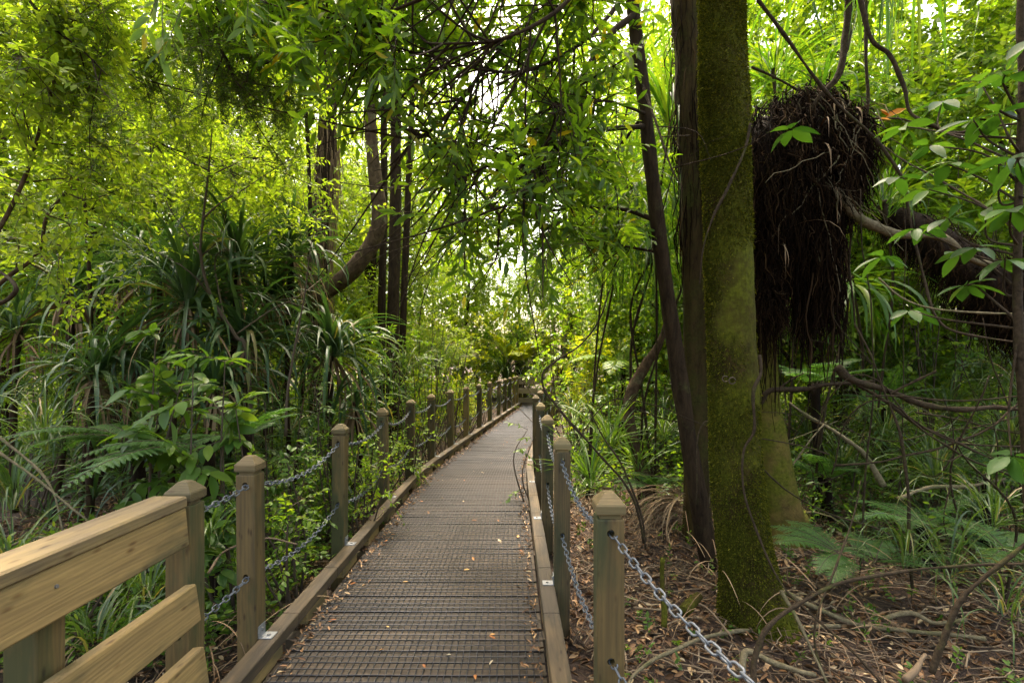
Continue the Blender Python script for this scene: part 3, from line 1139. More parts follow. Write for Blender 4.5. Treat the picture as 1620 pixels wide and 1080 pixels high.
st = thing('lance_leaf_tree', sp[0], 'slim dark leaning trunk whose narrow-leaved boughs hang over the boardwalk', 'tree')
tb, cb = MB(), MB()
P = cat(sp, 10)
tube(tb, P, np.linspace(.072, .045, len(P)), 14, 0, .05, 6, seed=1)
LIMBS = [
    ([(1022, 200, 3.95), (960, 205, 3.6), (900, 222, 3.4), (850, 238, 3.3), (780, 260, 3.2), (690, 300, 3.1)], .022, 16),
    ([(1008, 20, 3.95), (960, 60, 3.7), (910, 140, 3.4), (870, 220, 3.2), (835, 280, 3.1), (790, 340, 3.0)], .026, 16),
    ([(990, -120, 3.95), (900, -20, 3.6), (800, 70, 3.4), (735, 150, 3.2), (690, 200, 3.1), (650, 225, 3.1)], .024, 15),
    ([(985, -180, 3.95), (860, -90, 3.6), (740, -30, 3.4), (640, -10, 3.3), (540, 0, 3.4), (450, 10, 3.5)], .024, 20),
    ([(1040, 350, 3.95), (980, 330, 4.1), (900, 330, 4.2), (820, 345, 4.3), (740, 370, 4.4), (680, 380, 4.4)], .018, 13),
    ([(990, -130, 3.95), (930, 10, 4.3), (880, 90, 4.6), (800, 160, 4.8), (730, 250, 5.0), (640, 300, 5.0)], .02, 18),
    ([(1015, 130, 3.95), (1040, 200, 3.4), (1060, 260, 3.1), (1080, 300, 2.95)], .012, 3),
    ([(1020, 180, 3.95), (960, 260, 4.5), (900, 350, 5.0), (840, 395, 5.4), (780, 410, 5.6)], .016, 14),
    ([(985, -200, 3.95), (960, -100, 3.2), (900, 0, 2.8), (800, 60, 2.6), (700, 70, 2.6)], .02, 14),
]
LIMBS += [([(1000, -20, 3.95), (930, 60, 3.5), (840, 110, 3.2), (760, 110, 3.0), (690, 90, 2.9)], .018, 22),
          ([(1048, 400, 3.95), (990, 390, 4.2), (930, 380, 4.4), (870, 390, 4.6)], .012, 14),
          ([(985, -180, 3.95), (880, -60, 3.0), (760, -40, 2.7), (640, 10, 2.7), (560, 40, 2.8)], .02, 22),
          ([(1022, 180, 3.95), (960, 160, 3.3), (900, 170, 3.0), (850, 160, 2.9)], .012, 14)]
cells = {}
for pts, r0, nb in LIMBS:
    tips = branchset(tb, WP(pts), r0, int(nb * 1.9), .7)
    sx, sy = CX + F * tips[:, 0] / tips[:, 1], HY - F * (tips[:, 2] - EYE) / tips[:, 1]
    bad = ((sx > 930 + R.uniform(0, 120, len(sx))) & (tips[:, 1] < 4.1)) | ((sx < 715) & (sy > 105 + R.uniform(-40, 40, len(sx)))) | (sy > 395 + R.uniform(-40, 30, len(sx)))
    tips = tips[~bad]
    keep = []
    for q, tp in enumerate(tips):
        ck = tuple((tp / .3).astype(int)[[0, 2]])
        if cells.get(ck, 0) < 7:
            cells[ck] = cells.get(ck, 0) + 1
            keep.append(q)
    tips = np.repeat(tips[keep], TWN, axis=0)
    D = nrm(R.normal(size=tips.shape) + np.array([-.3, -.1, .0]))
    spray(cb, tips, D, .38 * R.uniform(.6, 1.2, len(tips)), 10, .112, .029, LANCE, .14, .8, .08, .5, tr=.0022)
for c, r, nn in ((sp[-1] + UP * .3, 1.2, 150), (sp[-1] + np.array([-1.4, .5, .5]), 1.2, 140), ((-.8, 5.2, 6.9), 1.2, 170), ((-2.2, 6.0, 6.8), 1.3, 150), ((.6, 6.2, 6.8), 1.3, 150), ((-1.4, 3.6, 5.8), 1.1, 150), ((-.2, 4.2, 6.4), 1.3, 160), ((-1.7, 3.1, 6.6), 1.4, 200), ((-2.0, 2.6, 5.7), 1.4, 190), ((.4, 2.5, 5.8), 1.4, 100), ((1.9, 4.0, 7.0), 1.4, 190), ((2.0, 2.6, 5.6), 1.2, 150), ((-3.6, 3.8, 6.4), 1.4, 150), ((-2.8, 4.6, 6.2), 1.2, 130)):  # own top, then unseen overhead foliage added to keep sun off deck and railing
    B, D = blob(c, r, nn)
    spray(cb, B, D, .4, 10, .1, .03, DIAM)
tb.build('trunk', M['bark'], st)
cb.build('crown', [M['tawa'], M['twig']], st)

# ---- leaning tree left of centre
lp = WP([(400, 540, 8.2), (490, 480, 8.1), (550, 435, 8.0), (588, 385, 8.0), (600, 340, 8.0), (592, 270, 8.0), (586, 200, 8.0), (592, 120, 8.0), (600, 20, 8.0), (602, -100, 8.0), (610, -300, 8)])
lp = np.vstack([[lp[0][0] - .7, 8.3, -.2], lp])
YL = dict(len=.5, K=12, ll=.085, lw=.03, tm=DIAM, droop=.25, hang=.2, jit=.5, mat=M['yellow'], tr=.003)
tree('leaning_tree', 'grey lichened tree that leans right then bends upright, left of the boardwalk', 'tree', lp, [.14, .13, .125, .125, .125, .12, .105, .095, .09, .085, .08, .07], M['greybark'],
     [(lp[-1] + np.array([0, 0, .5]), 1.3, 90), (lp[-2] + np.array([1.2, .5, .3]), 1.2, 80), (lp[-2] + np.array([-1.3, .2, -.2]), 1.1, 80)], YL, sides=14, rough=.09)
hp = WP([(505, 600, 8.5), (503, 480, 8.5), (508, 360, 8.5), (518, 240, 8.5), (518, 130, 8.5), (512, 20, 8.5), (505, -150, 8.5)])
hp[0][2] = -.2
tree('shaggy_tree', 'trunk shaggy with dry dead leaves, just left of the leaning tree', 'tree', hp, [.17, .16, .15, .16, .15, .13, .1], M['bark'],
     [(hp[-1] + np.array([0, 0, .2]), 1.4, 100), (hp[-2] + np.array([-1.4, .3, .2]), 1.2, 90)], YL,
     extra=lambda t, P: shag(t, P, 1100, .17, M['dead'], (.3, .9), (1.8, 5.5), .006, 'hanging_dead_leaves'))
for (x0, x1, Y, r, lab) in ((602, 607, 9.6, .085, 'left trunk of the three dark ones right of the leaning tree'),
                            (620, 626, 9.0, .12, 'thick middle trunk of the three dark ones right of the leaning tree'),
                            (632, 652, 9.9, .075, 'thin tilting trunk, right one of the three dark ones by the leaning tree')):
    q = WP([(x0, 640, Y), ((x0 * 2 + x1) / 3, 480, Y), ((x0 + x1) / 2 + 3, 320, Y), (x1, 150, Y), (x1 + 4, -60, Y)])
    q[0][2] = -.2
    tree('dark_tree', lab, 'tree', q, [r, r * .9, r * .85, r * .75, r * .6], M['bark'],
         [(q[-1] + UP * .2, 1.2, 70), (q[-2] + np.array([.9, .4, .8]), 1.0, 60)], dict(YL, mat=M['bright']), 'dark trunks right of the leaning tree')

# ---- background trees
def bgtree(x, y, h, label, mt, r=.11, nb=9, sp_=1.7, zl=1.5, n=170, leaf=.105, lw=.046, tm=DIAM, group=None, bark='bark', rb=1.05, K=12):
    z0 = float(gz(x, y))
    lean = R.normal(size=2) * .35
    if y < 11 and h > 5:
        h += 1.7
    tr = np.array([[x, y, z0 - .1], [x + lean[0] * .3, y + lean[1] * .3, h * .3], [x + lean[0] * .8, y + lean[1] * .6, h * .65], [x + lean[0], y + lean[1], h]])
    bl = []
    for k in range(nb):
        z = zl + (h + .6 - zl) * (k + R.uniform(0, 1)) / nb
        a = k * 2.4 + R.uniform(-.5, .5)
        d = sp_ * R.uniform(.45, 1.0) * (1 - .3 * z / h)
        bl.append((np.array([x + lean[0] * z / h + math.cos(a) * d, y + lean[1] * z / h + math.sin(a) * d * .8, z]), np.array([1, 1, .62]) * rb * R.uniform(.75, 1.25), int(n * R.uniform(.7, 1.3))))
    return tree('forest_tree', label, 'tree', tr, [r, r * .8, r * .6, r * .3], M[bark], bl,
                dict(len=.5, K=K, ll=leaf, lw=lw, tm=tm, droop=.22, hang=.15, jit=.45, mat=M[mt], tr=.0035), group, nseg=5)


G1 = 'trees of the forest left of the boardwalk'
G2 = 'trees of the forest right of the boardwalk'
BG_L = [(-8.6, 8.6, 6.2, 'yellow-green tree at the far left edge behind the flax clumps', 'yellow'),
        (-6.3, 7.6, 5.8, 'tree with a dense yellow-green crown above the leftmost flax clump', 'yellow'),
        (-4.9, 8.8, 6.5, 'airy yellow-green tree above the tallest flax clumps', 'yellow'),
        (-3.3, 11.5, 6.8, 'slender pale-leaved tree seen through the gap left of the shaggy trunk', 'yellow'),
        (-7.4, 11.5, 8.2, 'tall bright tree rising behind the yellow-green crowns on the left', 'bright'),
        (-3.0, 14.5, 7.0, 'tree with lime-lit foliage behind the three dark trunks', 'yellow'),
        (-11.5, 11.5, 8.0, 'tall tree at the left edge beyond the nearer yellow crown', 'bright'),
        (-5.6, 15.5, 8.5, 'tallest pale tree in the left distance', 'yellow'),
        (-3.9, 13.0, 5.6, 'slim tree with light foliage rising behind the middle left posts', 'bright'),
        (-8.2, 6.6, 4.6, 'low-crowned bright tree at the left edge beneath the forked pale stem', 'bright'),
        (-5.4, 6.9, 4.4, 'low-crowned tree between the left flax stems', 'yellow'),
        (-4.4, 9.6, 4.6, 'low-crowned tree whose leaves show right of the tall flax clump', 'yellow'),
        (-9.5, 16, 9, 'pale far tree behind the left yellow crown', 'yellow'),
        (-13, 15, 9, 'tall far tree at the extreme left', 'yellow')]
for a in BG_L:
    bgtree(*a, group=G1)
BG_R = [(4.9, 7.6, 6.0, 'leafy bright green tree above the hanging root mass', 'bright'),
        (7.0, 7.0, 5.6, 'bright green tree filling the upper right corner', 'bright'),
        (9.4, 9.0, 6.5, 'bright tree at the far right edge behind the vines', 'bright'),
        (3.7, 11.0, 8.6, 'bright tree seen between the mossy trunk and the root mass', 'bright'),
        (6.2, 12.0, 8.0, 'tall yellow-green tree behind the upper right thicket', 'yellow'),
        (3.9, 14.0, 9.5, 'sunlit tree behind the curtain of hanging straps', 'lime'),
        (10.5, 13.0, 8.0, 'distant tall tree at the right edge', 'yellow'),
        (4.7, 8.0, 4.4, 'leafy low-crowned tree right behind the root mass', 'bright'),
        (6.4, 9.2, 5.0, 'low-crowned bright tree behind the leaning log', 'bright'),
        (2.3, 9.3, 4.2, 'low-crowned tree behind the perched hanging straps', 'bright'),
        (3.3, 8.0, 6.2, 'bright tree between the mossy trunk and the slim dark trunk', 'bright'),
        (8.3, 6.6, 5.0, 'leafy tree at the right edge behind the near glossy sapling', 'bright'),
        (13, 12, 8, 'tall far tree at the extreme right', 'bright'),
        (.2, 24.5, 6.0, 'distant bright tree directly above the far barrier', 'bright'),
        (2.4, 20.0, 6.2, 'distant bright tree just right of the far barrier', 'yellow'),
        (-2.2, 21.5, 6.5, 'distant bright tree just left of the far barrier', 'yellow'),
        (4.6, 15.5, 7.5, 'pale far tree right of the gap over the boardwalk', 'yellow')]
for a in BG_R:
    bgtree(*a, group=G2, leaf=.115, lw=.056, tm=OVATE if a[1] < 8 else DIAM, zl=1.2)

# ---- near left: yellow branches with fine leaves and dark needle sprays
def bough(name, label, pts, r0, nb, fl, leafspec, tw=3, wood='bark', category='branch', group=None, Dbias=(0, 0, -.1)):
    pts = WP(pts)
    t = thing(name, pts[0], label, category, group)
    a, c = MB(), MB()
    tips = branchset(a, pts, r0, nb, fl)
    if category == 'sapling':
        fl_ = np.array([pts[0][0] - .1, pts[0][1] + .15, float(gz(pts[0][0], pts[0][1])) - .05])
        Q = cat([fl_, (fl_ + pts[0]) / 2 + R.normal(size=3) * .08, pts[0]], 8)
        tube(a, Q, np.linspace(r0 * 1.5, r0, len(Q)), 7, 0, .1, 9)
    a.build('stem', M[wood], t)
    tips = np.repeat(tips, tw, 0)
    D = nrm(R.normal(size=tips.shape) + np.array(Dbias))
    kw = dict(leafspec)
    mt_ = kw.pop('mat')
    L = kw.pop('len')
    spray(c, tips, D, L * R.uniform(.6, 1.2, len(tips)), **kw)
    c.build('foliage', [mt_, M['twig']], t)
    return t


NEED = dict(len=.17, K=30, ll=.026, lw=.0055, tm=DIAM, droop=.2, ang=.95, hang=.05, jit=.2, tr=.0016, flat=.9, mat=M['needle'], start=.02)
FINE = dict(len=.3, K=12, ll=.06, lw=.026, tm=OVATE, droop=.2, ang=.9, hang=.1, jit=.35, tr=.002, mat=M['yellow'])
bough('conifer_bough', 'dark needle-leaved bough hanging from the top between the yellow crown and the narrow leaves',
      [(240, -160, 3.0), (300, -60, 3.0), (330, 20, 3.0), (350, 80, 3.0), (380, 140, 3.0)], .016, 26, .45, NEED, 6)
bough('conifer_bough', 'dark needle-leaved bough at the top left corner', [(-60, -120, 2.8), (20, -30, 2.8), (80, 40, 2.8), (130, 80, 2.8), (170, 120, 2.8)], .014, 7, .4, NEED, 6)
bough('conifer_bough', 'needle-leaved bough drooping lowest above the flax clumps', [(300, -140, 3.4), (330, -20, 3.5), (290, 60, 3.5), (240, 90, 3.5), (180, 110, 3.5), (430, 180, 3.4)], .014, 24, .4, NEED, 6)
bough('leafy_sapling', 'thin brown stem curving up at the left edge with yellow-green leaves', [(-70, 470, 3.0), (0, 360, 3.0), (45, 265, 3.0), (75, 160, 3.0), (100, 95, 3.0), (125, 0, 3.0)], .014, 26, .5, FINE, 4, 'greybark', 'sapling')
bough('leafy_sapling', 'forked pale stem with yellow leaves at the left edge below the curved stem', [(-60, 500, 3.4), (10, 440, 3.4), (60, 400, 3.4), (75, 340, 3.4), (110, 300, 3.4), (150, 250, 3.5)], .016, 11, .45, FINE, 3, 'greybark', 'sapling')
bough('leafy_sapling', 'yellow-green sprays hanging above the tallest flax clump', [(120, 130, 4.6), (200, 190, 4.6), (260, 230, 4.6), (330, 250, 4.6), (400, 250, 4.6)], .014, 30, .7, FINE, 3, 'bark', 'sapling')
bough('leafy_sapling', 'yellow-green sprays high at the left above the curved stem', [(-80, 60, 4.2), (20, 60, 4.2), (100, 90, 4.2), (190, 80, 4.2), (260, 100, 4.2)], .014, 30, .7, FINE, 3, 'bark', 'sapling')
bough('leafy_sapling', 'pale sprays between the conifer boughs and the shaggy trunk', [(470, -60, 6), (460, 110, 6), (440, 200, 6), (400, 250, 6), (350, 290, 6)], .02, 34, .7, dict(FINE, ll=.075), 4, 'bark', 'sapling')

# bare twiggy sapling before the flax
tw_ = thing('bare_sapling', W(400, 600, 4.3), 'nearly leafless reddish sapling standing in front of the tallest flax clumps', 'sapling')
a = MB()
main = WP([(405, 640, 4.3), (392, 575, 4.3), (372, 530, 4.3), (335, 470, 4.3), (318, 405, 4.3), (322, 340, 4.3), (330, 270, 4.3), (336, 200, 4.3)])
main[0][2] = -.2
P = cat(main, 8)
tube(a, P, np.linspace(.022, .005, len(P)), 7, 0, .08, 12)
for pts in ([(318, 405), (290, 360), (268, 330), (258, 300)], [(322, 345), (350, 320), (385, 300), (430, 270), (480, 240)], [(328, 280), (370, 260), (400, 245)], [(335, 470), (300, 430), (250, 400), (180, 370)],
            [(372, 530), (430, 490), (470, 470), (510, 440)], [(355, 505), (340, 420), (352, 395), (372, 398)], [(330, 270), (300, 255), (285, 245)], [(318, 405), (345, 380), (360, 330)]):
    Q = cat(WP([(x, y_, 4.3 + .1 * i * R.normal()) for i, (x, y_) in enumerate(pts)]), 6)
    tube(a, Q, np.linspace(.008, .002, len(Q)), 5, 0, .1, 14)
    for _ in range(5):
        k = R.integers(4, len(Q))
        e = Q[k] + nrm(R.normal(size=3) + UP * .4) * R.uniform(.1, .3)
        tube(a, cat([Q[k], (Q[k] + e) / 2 + R.normal(size=3) * .02, e], 3), np.linspace(.003, .001, 7), 4, 0, caps=False)
a.build('stem', M['twig'], tw_)
tw2 = thing('bare_sapling', W(478, 640, 4.0), 'thin leafless stem rising right of the tallest flax clumps', 'sapling')
a = MB()
Q = cat(WP([(452, 690, 4.0), (455, 620, 4.0), (470, 530, 4.0), (483, 460, 4.0), (490, 400, 4.0), (500, 350, 4.0)]), 6)
tube(a, Q, np.linspace(.012, .003, len(Q)), 6, 0, .1, 14)
for _ in range(10):
    k = R.integers(8, len(Q))
    e = Q[k] + nrm(R.normal(size=3) + UP * .5) * R.uniform(.15, .4)
    tube(a, cat([Q[k], (Q[k] + e) / 2 + R.normal(size=3) * .03, e], 3), np.linspace(.004, .001, 7), 4, 0, caps=False)
a.build('stem', M['twig'], tw2)

# ================================================================ strap-leaved clumps
def flax(px, py, Y, L, n, label, wd=.03, mt_='strap', el=(.5, 1.5), dr=(1.1, 2.6), name='flax_clump', category='flax', stem=True, group=None, droopers=0, spread=.07):
    b = W(px, py, Y)
    g0 = float(gz(b[0], b[1]))
    if not stem:
        b[2] = max(b[2], g0)
    t = thing(name, (b[0], b[1], g0), label, category, group)
    a = MB()
    straps(a, b, n, L, wd, el, dr, spread=spread)
    if droopers:
        straps(a, b, droopers, L * 1.15, wd, (-.3, .8), (1.2, 2.2), spread=spread)
        for fz in (.62, .3):
            straps(a, np.array([b[0], b[1], g0 + (b[2] - g0) * fz]), int(n * .35), L * .8, wd * .85, (-.1, 1.3), (1.0, 2.2), spread=spread)
    a.build('leaves', M[mt_], t)
    if stem and b[2] - g0 > .15:
        s = MB()
        tube(s, cat([[b[0] + R.normal() * .1, b[1] + R.normal() * .1, g0 - .05], (b + np.array([b[0], b[1], g0])) / 2 + R.normal(size=3) * .05, b + UP * .03], 6), .03, 8, 0, .15, 9)
        so_ = s.build('stem', M['bark'], t)
        d = MB()
        straps(d, b - UP * .06, 26, L * .8, wd * .7, (-1.2, -.3), (.4, 1.2), spread=.06)
        d.build('dead_leaves', M['dead'], t)
    return t


GF = 'strap-leaved flax clumps left of the boardwalk'
FL = [(252, 425, 5.2, 1.15, 70, 'tall flax clump with upright tips at the top left of the group', 30),
      (376, 425, 5.0, 1.15, 70, 'flax clump with arching leaves just left of the bare sapling fork', 40),
      (298, 480, 4.5, 1.1, 60, 'big flax clump with the longest drooping leaves at the centre of the group', 60),
      (462, 405, 5.7, .95, 60, 'flax clump perched by the foot of the leaning tree', 30),
      (112, 460, 5.0, .9, 60, 'flax clump near the left edge with a dark upright stem', 20),
      (150, 590, 4.4, .75, 45, 'low dark flax clump below the left-edge one', 15),
      (525, 555, 5.2, 1.0, 60, 'flax clump whose silvery leaves arch towards the second post', 30),
      (388, 540, 4.7, .9, 45, 'flax clump drooping behind the broad-leaved shrubs', 50),
      (220, 580, 4.8, .9, 45, 'shaded flax clump under the tall upright one', 25),
      (422, 480, 5.6, .85, 50, 'flax clump tucked behind the thin leafless stem', 30),
      (30, 520, 5.4, .8, 45, 'flax clump cut by the left edge of the view', 20),
      (180, 440, 6.2, .8, 45, 'more distant flax clump between the two left stems', 20),
      (560, 640, 5.6, .7, 45, 'low flax clump behind the third post', 10),
      (340, 610, 4.3, .75, 40, 'shaded flax clump between the two broad-leaved shrubs', 20)]
for (px, py, Y, L, n, lab, dr_) in FL:
    flax(px, py, Y, L, int(n * 1.0), lab, .036, group=GF, droopers=int(dr_ * .8), el=(.5, 1.5), dr=(.9, 2.4))
GS = 'grassy sedge tufts on the left forest floor'
SD = [(70, 700, 3.5, .65, 60, 'bright sedge tuft at the left edge above the railing'), (20, 790, 3.0, .6, 50, 'sedge tuft low at the left edge'),
      (230, 660, 3.9, .6, 50, 'sedge tuft below the left broad-leaved shrub'), (20, 900, 2.5, .5, 45, 'sedge tuft behind the top rail of the railing'),
      (230, 930, 2.35, .5, 45, 'sedge tuft showing between the railing boards'), (150, 1010, 2.1, .45, 40, 'sedge tuft under the middle railing board'),
      (640, 590, 8.0, .9, 60, 'fine sedge tuft behind the fourth post'), (700, 575, 10, .9, 60, 'pale sedge tuft right of the three dark trunks'),
      (100, 640, 4.4, .7, 45, 'sedge tuft in front of the left-edge flax'), (330, 850, 2.75, .4, 35, 'small sedge tuft behind the railing end post')]
for (px, py, Y, L, n, lab) in SD:
    flax(px, py, Y, L, int(n * .75), lab, .012, 'sedge', (.6, 1.5), (.8, 2.2), 'sedge_tuft', 'sedge', False, GS)
GT = 'grassy sedge tufts on the right forest floor'
SR = [(1400, 690, 4.8, .8, 60, 'sedge tuft right of the hanging roots under the dark branch'), (1480, 760, 4.2, .8, 60, 'wide sedge tuft in the middle of the right floor'),
      (1570, 820, 3.5, .75, 60, 'silvery sedge tuft near the right edge'), (1330, 740, 5.0, .8, 50, 'sedge tuft right behind the tan buttressed trunk'),
      (1500, 900, 3.0, .65, 55, 'bright sedge tuft with hanging leaves low at the right'), (1435, 880, 3.1, .6, 45, 'sedge tuft beside the bright low one'),
      (1600, 700, 4.2, .8, 55, 'sedge tuft at the right edge under the leaning log'), (1360, 600, 6.2, .9, 60, 'tall grass behind the hanging roots'),
      (1440, 590, 6.6, 1.0, 60, 'tall bright grass seen under the branch with roots'), (1550, 600, 6.0, .9, 60, 'tall grass below the leaning log'),
      (1280, 690, 6.5, .9, 50, 'sedge tuft in the gap behind the buttressed trunk'), (1500, 660, 5.6, .9, 60, 'pale sedge tuft behind the long dark branch'),
      (1590, 960, 2.7, .5, 40, 'sedge tuft in the bottom right corner'), (1050, 690, 6.2, .7, 50, 'sedge tuft behind the slim dark trunk'),
      (905, 655, 6.0, .5, 40, 'sedge tuft behind the fourth right post'), (1620, 620, 5, .9, 50, 'sedge tuft cut by the right edge')]
for (px, py, Y, L, n, lab) in SR:
    flax(px, py, Y, L, int(n * (1.5 if py < 800 else .7)), lab, .010, 'sedge', (.4, 1.5), (.9, 2.3), 'sedge_tuft', 'sedge', False, GT)
flax(800, 600, 18.5, 1.9, 130, 'big pale tussock above the far barrier', .03, 'sedge', (.7, 1.5), (.8, 2), 'tussock', 'tussock', False)
flax(690, 590, 13.5, 1.4, 90, 'silvery tussock left of the bright yellow shrub', .022, 'sedge', (.6, 1.4), (.9, 2), 'tussock', 'tussock', False)
for px, py, Y, L, lab in ((50, 760, 3.0, .6, 'dry fallen grass strands behind the railing top at the left edge'), (190, 830, 2.8, .5, 'dry strands tangled between the fern and the railing'),
                          (330, 900, 2.6, .45, 'dry strands beneath the first left chain'), (1140, 940, 3.2, .5, 'dry leaf strands at the foot of the mossy trunk'), (1300, 930, 3.0, .6, 'dry leaf strands heaped right of the mossy trunk')):
    b = W(px, py, Y)
    b[2] = float(gz(b[0], b[1])) + .12
    a = MB()
    straps(a, b, 34, L, .007, (-.2, .6), (.6, 1.6), spread=.25)
    tag(a.build('dead_grass', M['dead']), lab, 'dead grass', 'heaps of dry grass strands')
# palm-like fan plants
for px, py, Y, L, lab in ((965, 705, 4.7, .75, 'spiky fan-leaved plant right of the second and third right posts'), (935, 760, 4.0, .55, 'lower spiky fan-leaved plant beside the second right post'), (1010, 735, 5.2, .6, 'spiky fan-leaved plant by the foot of the pale mossy sapling')):
    flax(px, py, Y, L, 44, lab, .016, 'mid', (.15, 1.4), (.3, .9), 'fan_plant', 'fan plant', False, 'spiky fan plants by the right posts')

# hanging straps behind the slim trunk
GH = 'perched clumps of hanging straps behind the slim dark trunk'
HG = [(1060, 190, 5.2, 1.1, 60, 'spiky perched clump high between the slim and mossy trunks', (.0, 1.5), (.6, 1.6), .026),
      (1000, 300, 5.6, 1.6, 130, 'perched clump with a long curtain of thin hanging leaves', (-.4, 1.2), (1.6, 2.6), .018),
      (965, 350, 5.8, 1.6, 110, 'leftmost hanging curtain of thin leaves over the sunlit thicket', (-.4, 1.0), (1.6, 2.4), .017),
      (1030, 400, 5.2, 1.3, 110, 'low hanging curtain of thin leaves against the slim trunk', (-.4, 1.0), (1.6, 2.4), .017),
      (1080, 330, 5.4, 1.3, 70, 'hanging curtain of leaves between slim and mossy trunks', (-.4, 1.2), (1.4, 2.4), .018),
      (1000, 130, 6.0, 1.1, 60, 'perched clump of straps left of the slim trunk near its top', (-.2, 1.4), (1, 2), .024),
      (1225, 120, 5.4, 1.0, 60, 'strap clump growing on top of the root mass', (.1, 1.5), (.9, 2), .022),
      (1300, 150, 5.2, .9, 50, 'smaller strap clump on the right shoulder of the root mass', (.1, 1.5), (.9, 2.2), .02),
      (1400, 330, 5.0, .9, 60, 'silvery strap clump behind the branch leaving the root mass', (0, 1.4), (.9, 2.2), .022),
      (1345, 450, 4.9, 1.0, 30, 'hanging wide straps right of the hanging roots', (-.8, .3), (1.0, 1.6), .04)]
for (px, py, Y, L, n, lab, el, dr_, wd_) in HG:
    b = W(px, py, Y)
    t = thing('perched_strap_plant', b, lab, 'strap plant', GH)
    a = MB()
    straps(a, b, n, L, wd_, el, dr_, spread=.12, seg=9)
    a.build('leaves', M['hangstrap'], t)
    s = MB()
    fl = np.array([b[0] + R.normal() * .25, b[1] + .15, float(gz(b[0], b[1])) - .05])
    Q = cat([fl, fl * .6 + b * .4 + R.normal(size=3) * .16, fl * .2 + b * .8 + R.normal(size=3) * .1, b - UP * .05, b + UP * .08], 5)
    tube(s, Q, np.interp(np.linspace(0, 1, len(Q)), [0, .7, .93, 1], [.014, .011, .045, .03]), 8, 0, .2, 12)
    s.build('stem', M['vine'], t)
for k, (px, py, Y, L, n) in enumerate(((1340, -70, 3.8, 1.3, 16), (1400, -60, 4.2, 1.3, 16), (1460, -80, 3.6, 1.2, 14), (1260, -60, 4.2, 1.2, 14))):
    b = W(px, py, Y)
    t = thing('perched_strap_plant', b, ['strap plant whose leaf tips hang in from the top above the root mass', 'strap leaves hanging from the top, right of the thick forked vine', 'strap leaves hanging highest near the upper right leaves', 'strap leaves hanging from the top beside the mossy trunk'][k], 'strap plant', 'strap leaves hanging in from the top right')
    a = MB()
    straps(a, b, n, L * .85, .02, (-1.3, .2), (.5, 1.4), spread=.1)
    a.build('leaves', M['hangstrap'], t)

# ================================================================ hanging root mass
rm = thing('root_mass', W(1268, 300, 4.25), 'huge dark fibrous root mass hanging beside the mossy trunk', 'root mass')
a = MB()
P = cat(WP([(1280, 160, 4.3), (1278, 195, 4.3), (1268, 260, 4.3), (1258, 330, 4.25), (1252, 400, 4.25), (1248, 440, 4.25)]), 10)
tube(a, P, np.interp(np.linspace(0, 1, len(P)), [0, .1, .3, .55, .8, 1], [.05, .17, .25, .23, .2, .05]), 48, 0, .24, 2.6, seed=3, groove=.07, gn=13)
LOBES = [([(1325, 185, 4.15), (1338, 225, 4.1), (1335, 265, 4.1), (1318, 310, 4.15)], .15), ([(1212, 190, 4.15), (1205, 230, 4.05), (1208, 300, 4.05), (1212, 380, 4.1)], .13),
         ([(1290, 165, 4.2), (1295, 200, 4.05), (1290, 250, 4.0), (1285, 310, 4.0)], .16), ([(1300, 330, 4.05), (1303, 380, 4.05), (1300, 430, 4.1), (1296, 470, 4.15)], .10),
         ([(1215, 390, 4.1), (1216, 430, 4.1), (1216, 460, 4.1), (1215, 480, 4.1)], .07), ([(1245, 175, 4.3), (1250, 200, 4.1), (1250, 260, 4.0), (1248, 340, 4.0)], .15)]
for q, (pts, r) in enumerate(LOBES):
    Pq = cat(WP(pts), 8)
    tube(a, Pq, np.interp(np.linspace(0, 1, len(Pq)), [0, .25, .6, 1], [.3 * r, r * .75, r * .65, .15 * r]), 18, 0, .3, 5, seed=q)
a.build('root_mat', M['peat'], rm)
a = MB()
n = 8000
k = R.integers(0, len(P), n)
rr = np.interp(k / len(P), [0, .1, .3, .55, .8, 1], [.08, .2, .29, .27, .23, .08])
an = R.uniform(0, 2 * PI, n)
o_ = np.stack([np.cos(an), np.sin(an), 0 * an], -1)
S = P[k] + o_ * rr[:, None] * (1 + .22 * sn(P[k] + o_ * .4, 3.5, 6))[:, None] * R.uniform(.8, 1.28, (n, 1))
L = R.uniform(.08, .5, n) * np.clip(k / len(P) * 2.2, .45, 1) * (1 + .5 * sn(o_ * 1.5, 1.6, 2))
tt = np.linspace(0, 1, 7)[None, :, None]
Q = S[:, None] - UP * (L[:, None, None] * tt) + o_[:, None] * (np.sin(tt * PI) * .04 * R.uniform(-.2, 1, (n, 1, 1))) - o_[:, None] * tt ** 2 * .05 + np.cumsum(R.normal(size=(n, 7, 3)) * (.022 - .012 * (k / len(P)))[:, None, None], 1)
btubes(a, Q, .0045 * R.uniform(.4, 1.7, (n, 1)) * np.array([1, 1, 1, .9, .7, .5, .25])[None], 3)
a.build('root_fibre', M['fibre'], rm)
a = MB()
for pts, r in LOBES:
    Pq = cat(WP(pts), 8)
    n = int(9000 * r)
    k = R.integers(0, len(Pq), n)
    o_ = nrm(R.normal(size=(n, 3)))
    S = Pq[k] + o_ * r * (1 + .35 * sn(Pq[k] + o_ * .3, 5, 1))[:, None] * R.uniform(.6, 1.2, (n, 1))
    L = R.uniform(.08, .42, n)
    tt = np.linspace(0, 1, 7)[None, :, None]
    Q = S[:, None] - UP * (L[:, None, None] * tt) + o_[:, None] * np.sin(tt * 2) * .05 + np.cumsum(R.normal(size=(n, 7, 3)) * .018, 1)
    btubes(a, Q, .005 * R.uniform(.35, 1.8, (n, 1)) * np.linspace(1, .3, 7)[None], 3)
n = 340
cl = R.integers(0, 16, n)
cx_ = np.concatenate([R.uniform(1205, 1240, 5), R.uniform(1262, 1332, 11)])
cl_len = R.uniform(.3, 1.25, 16)
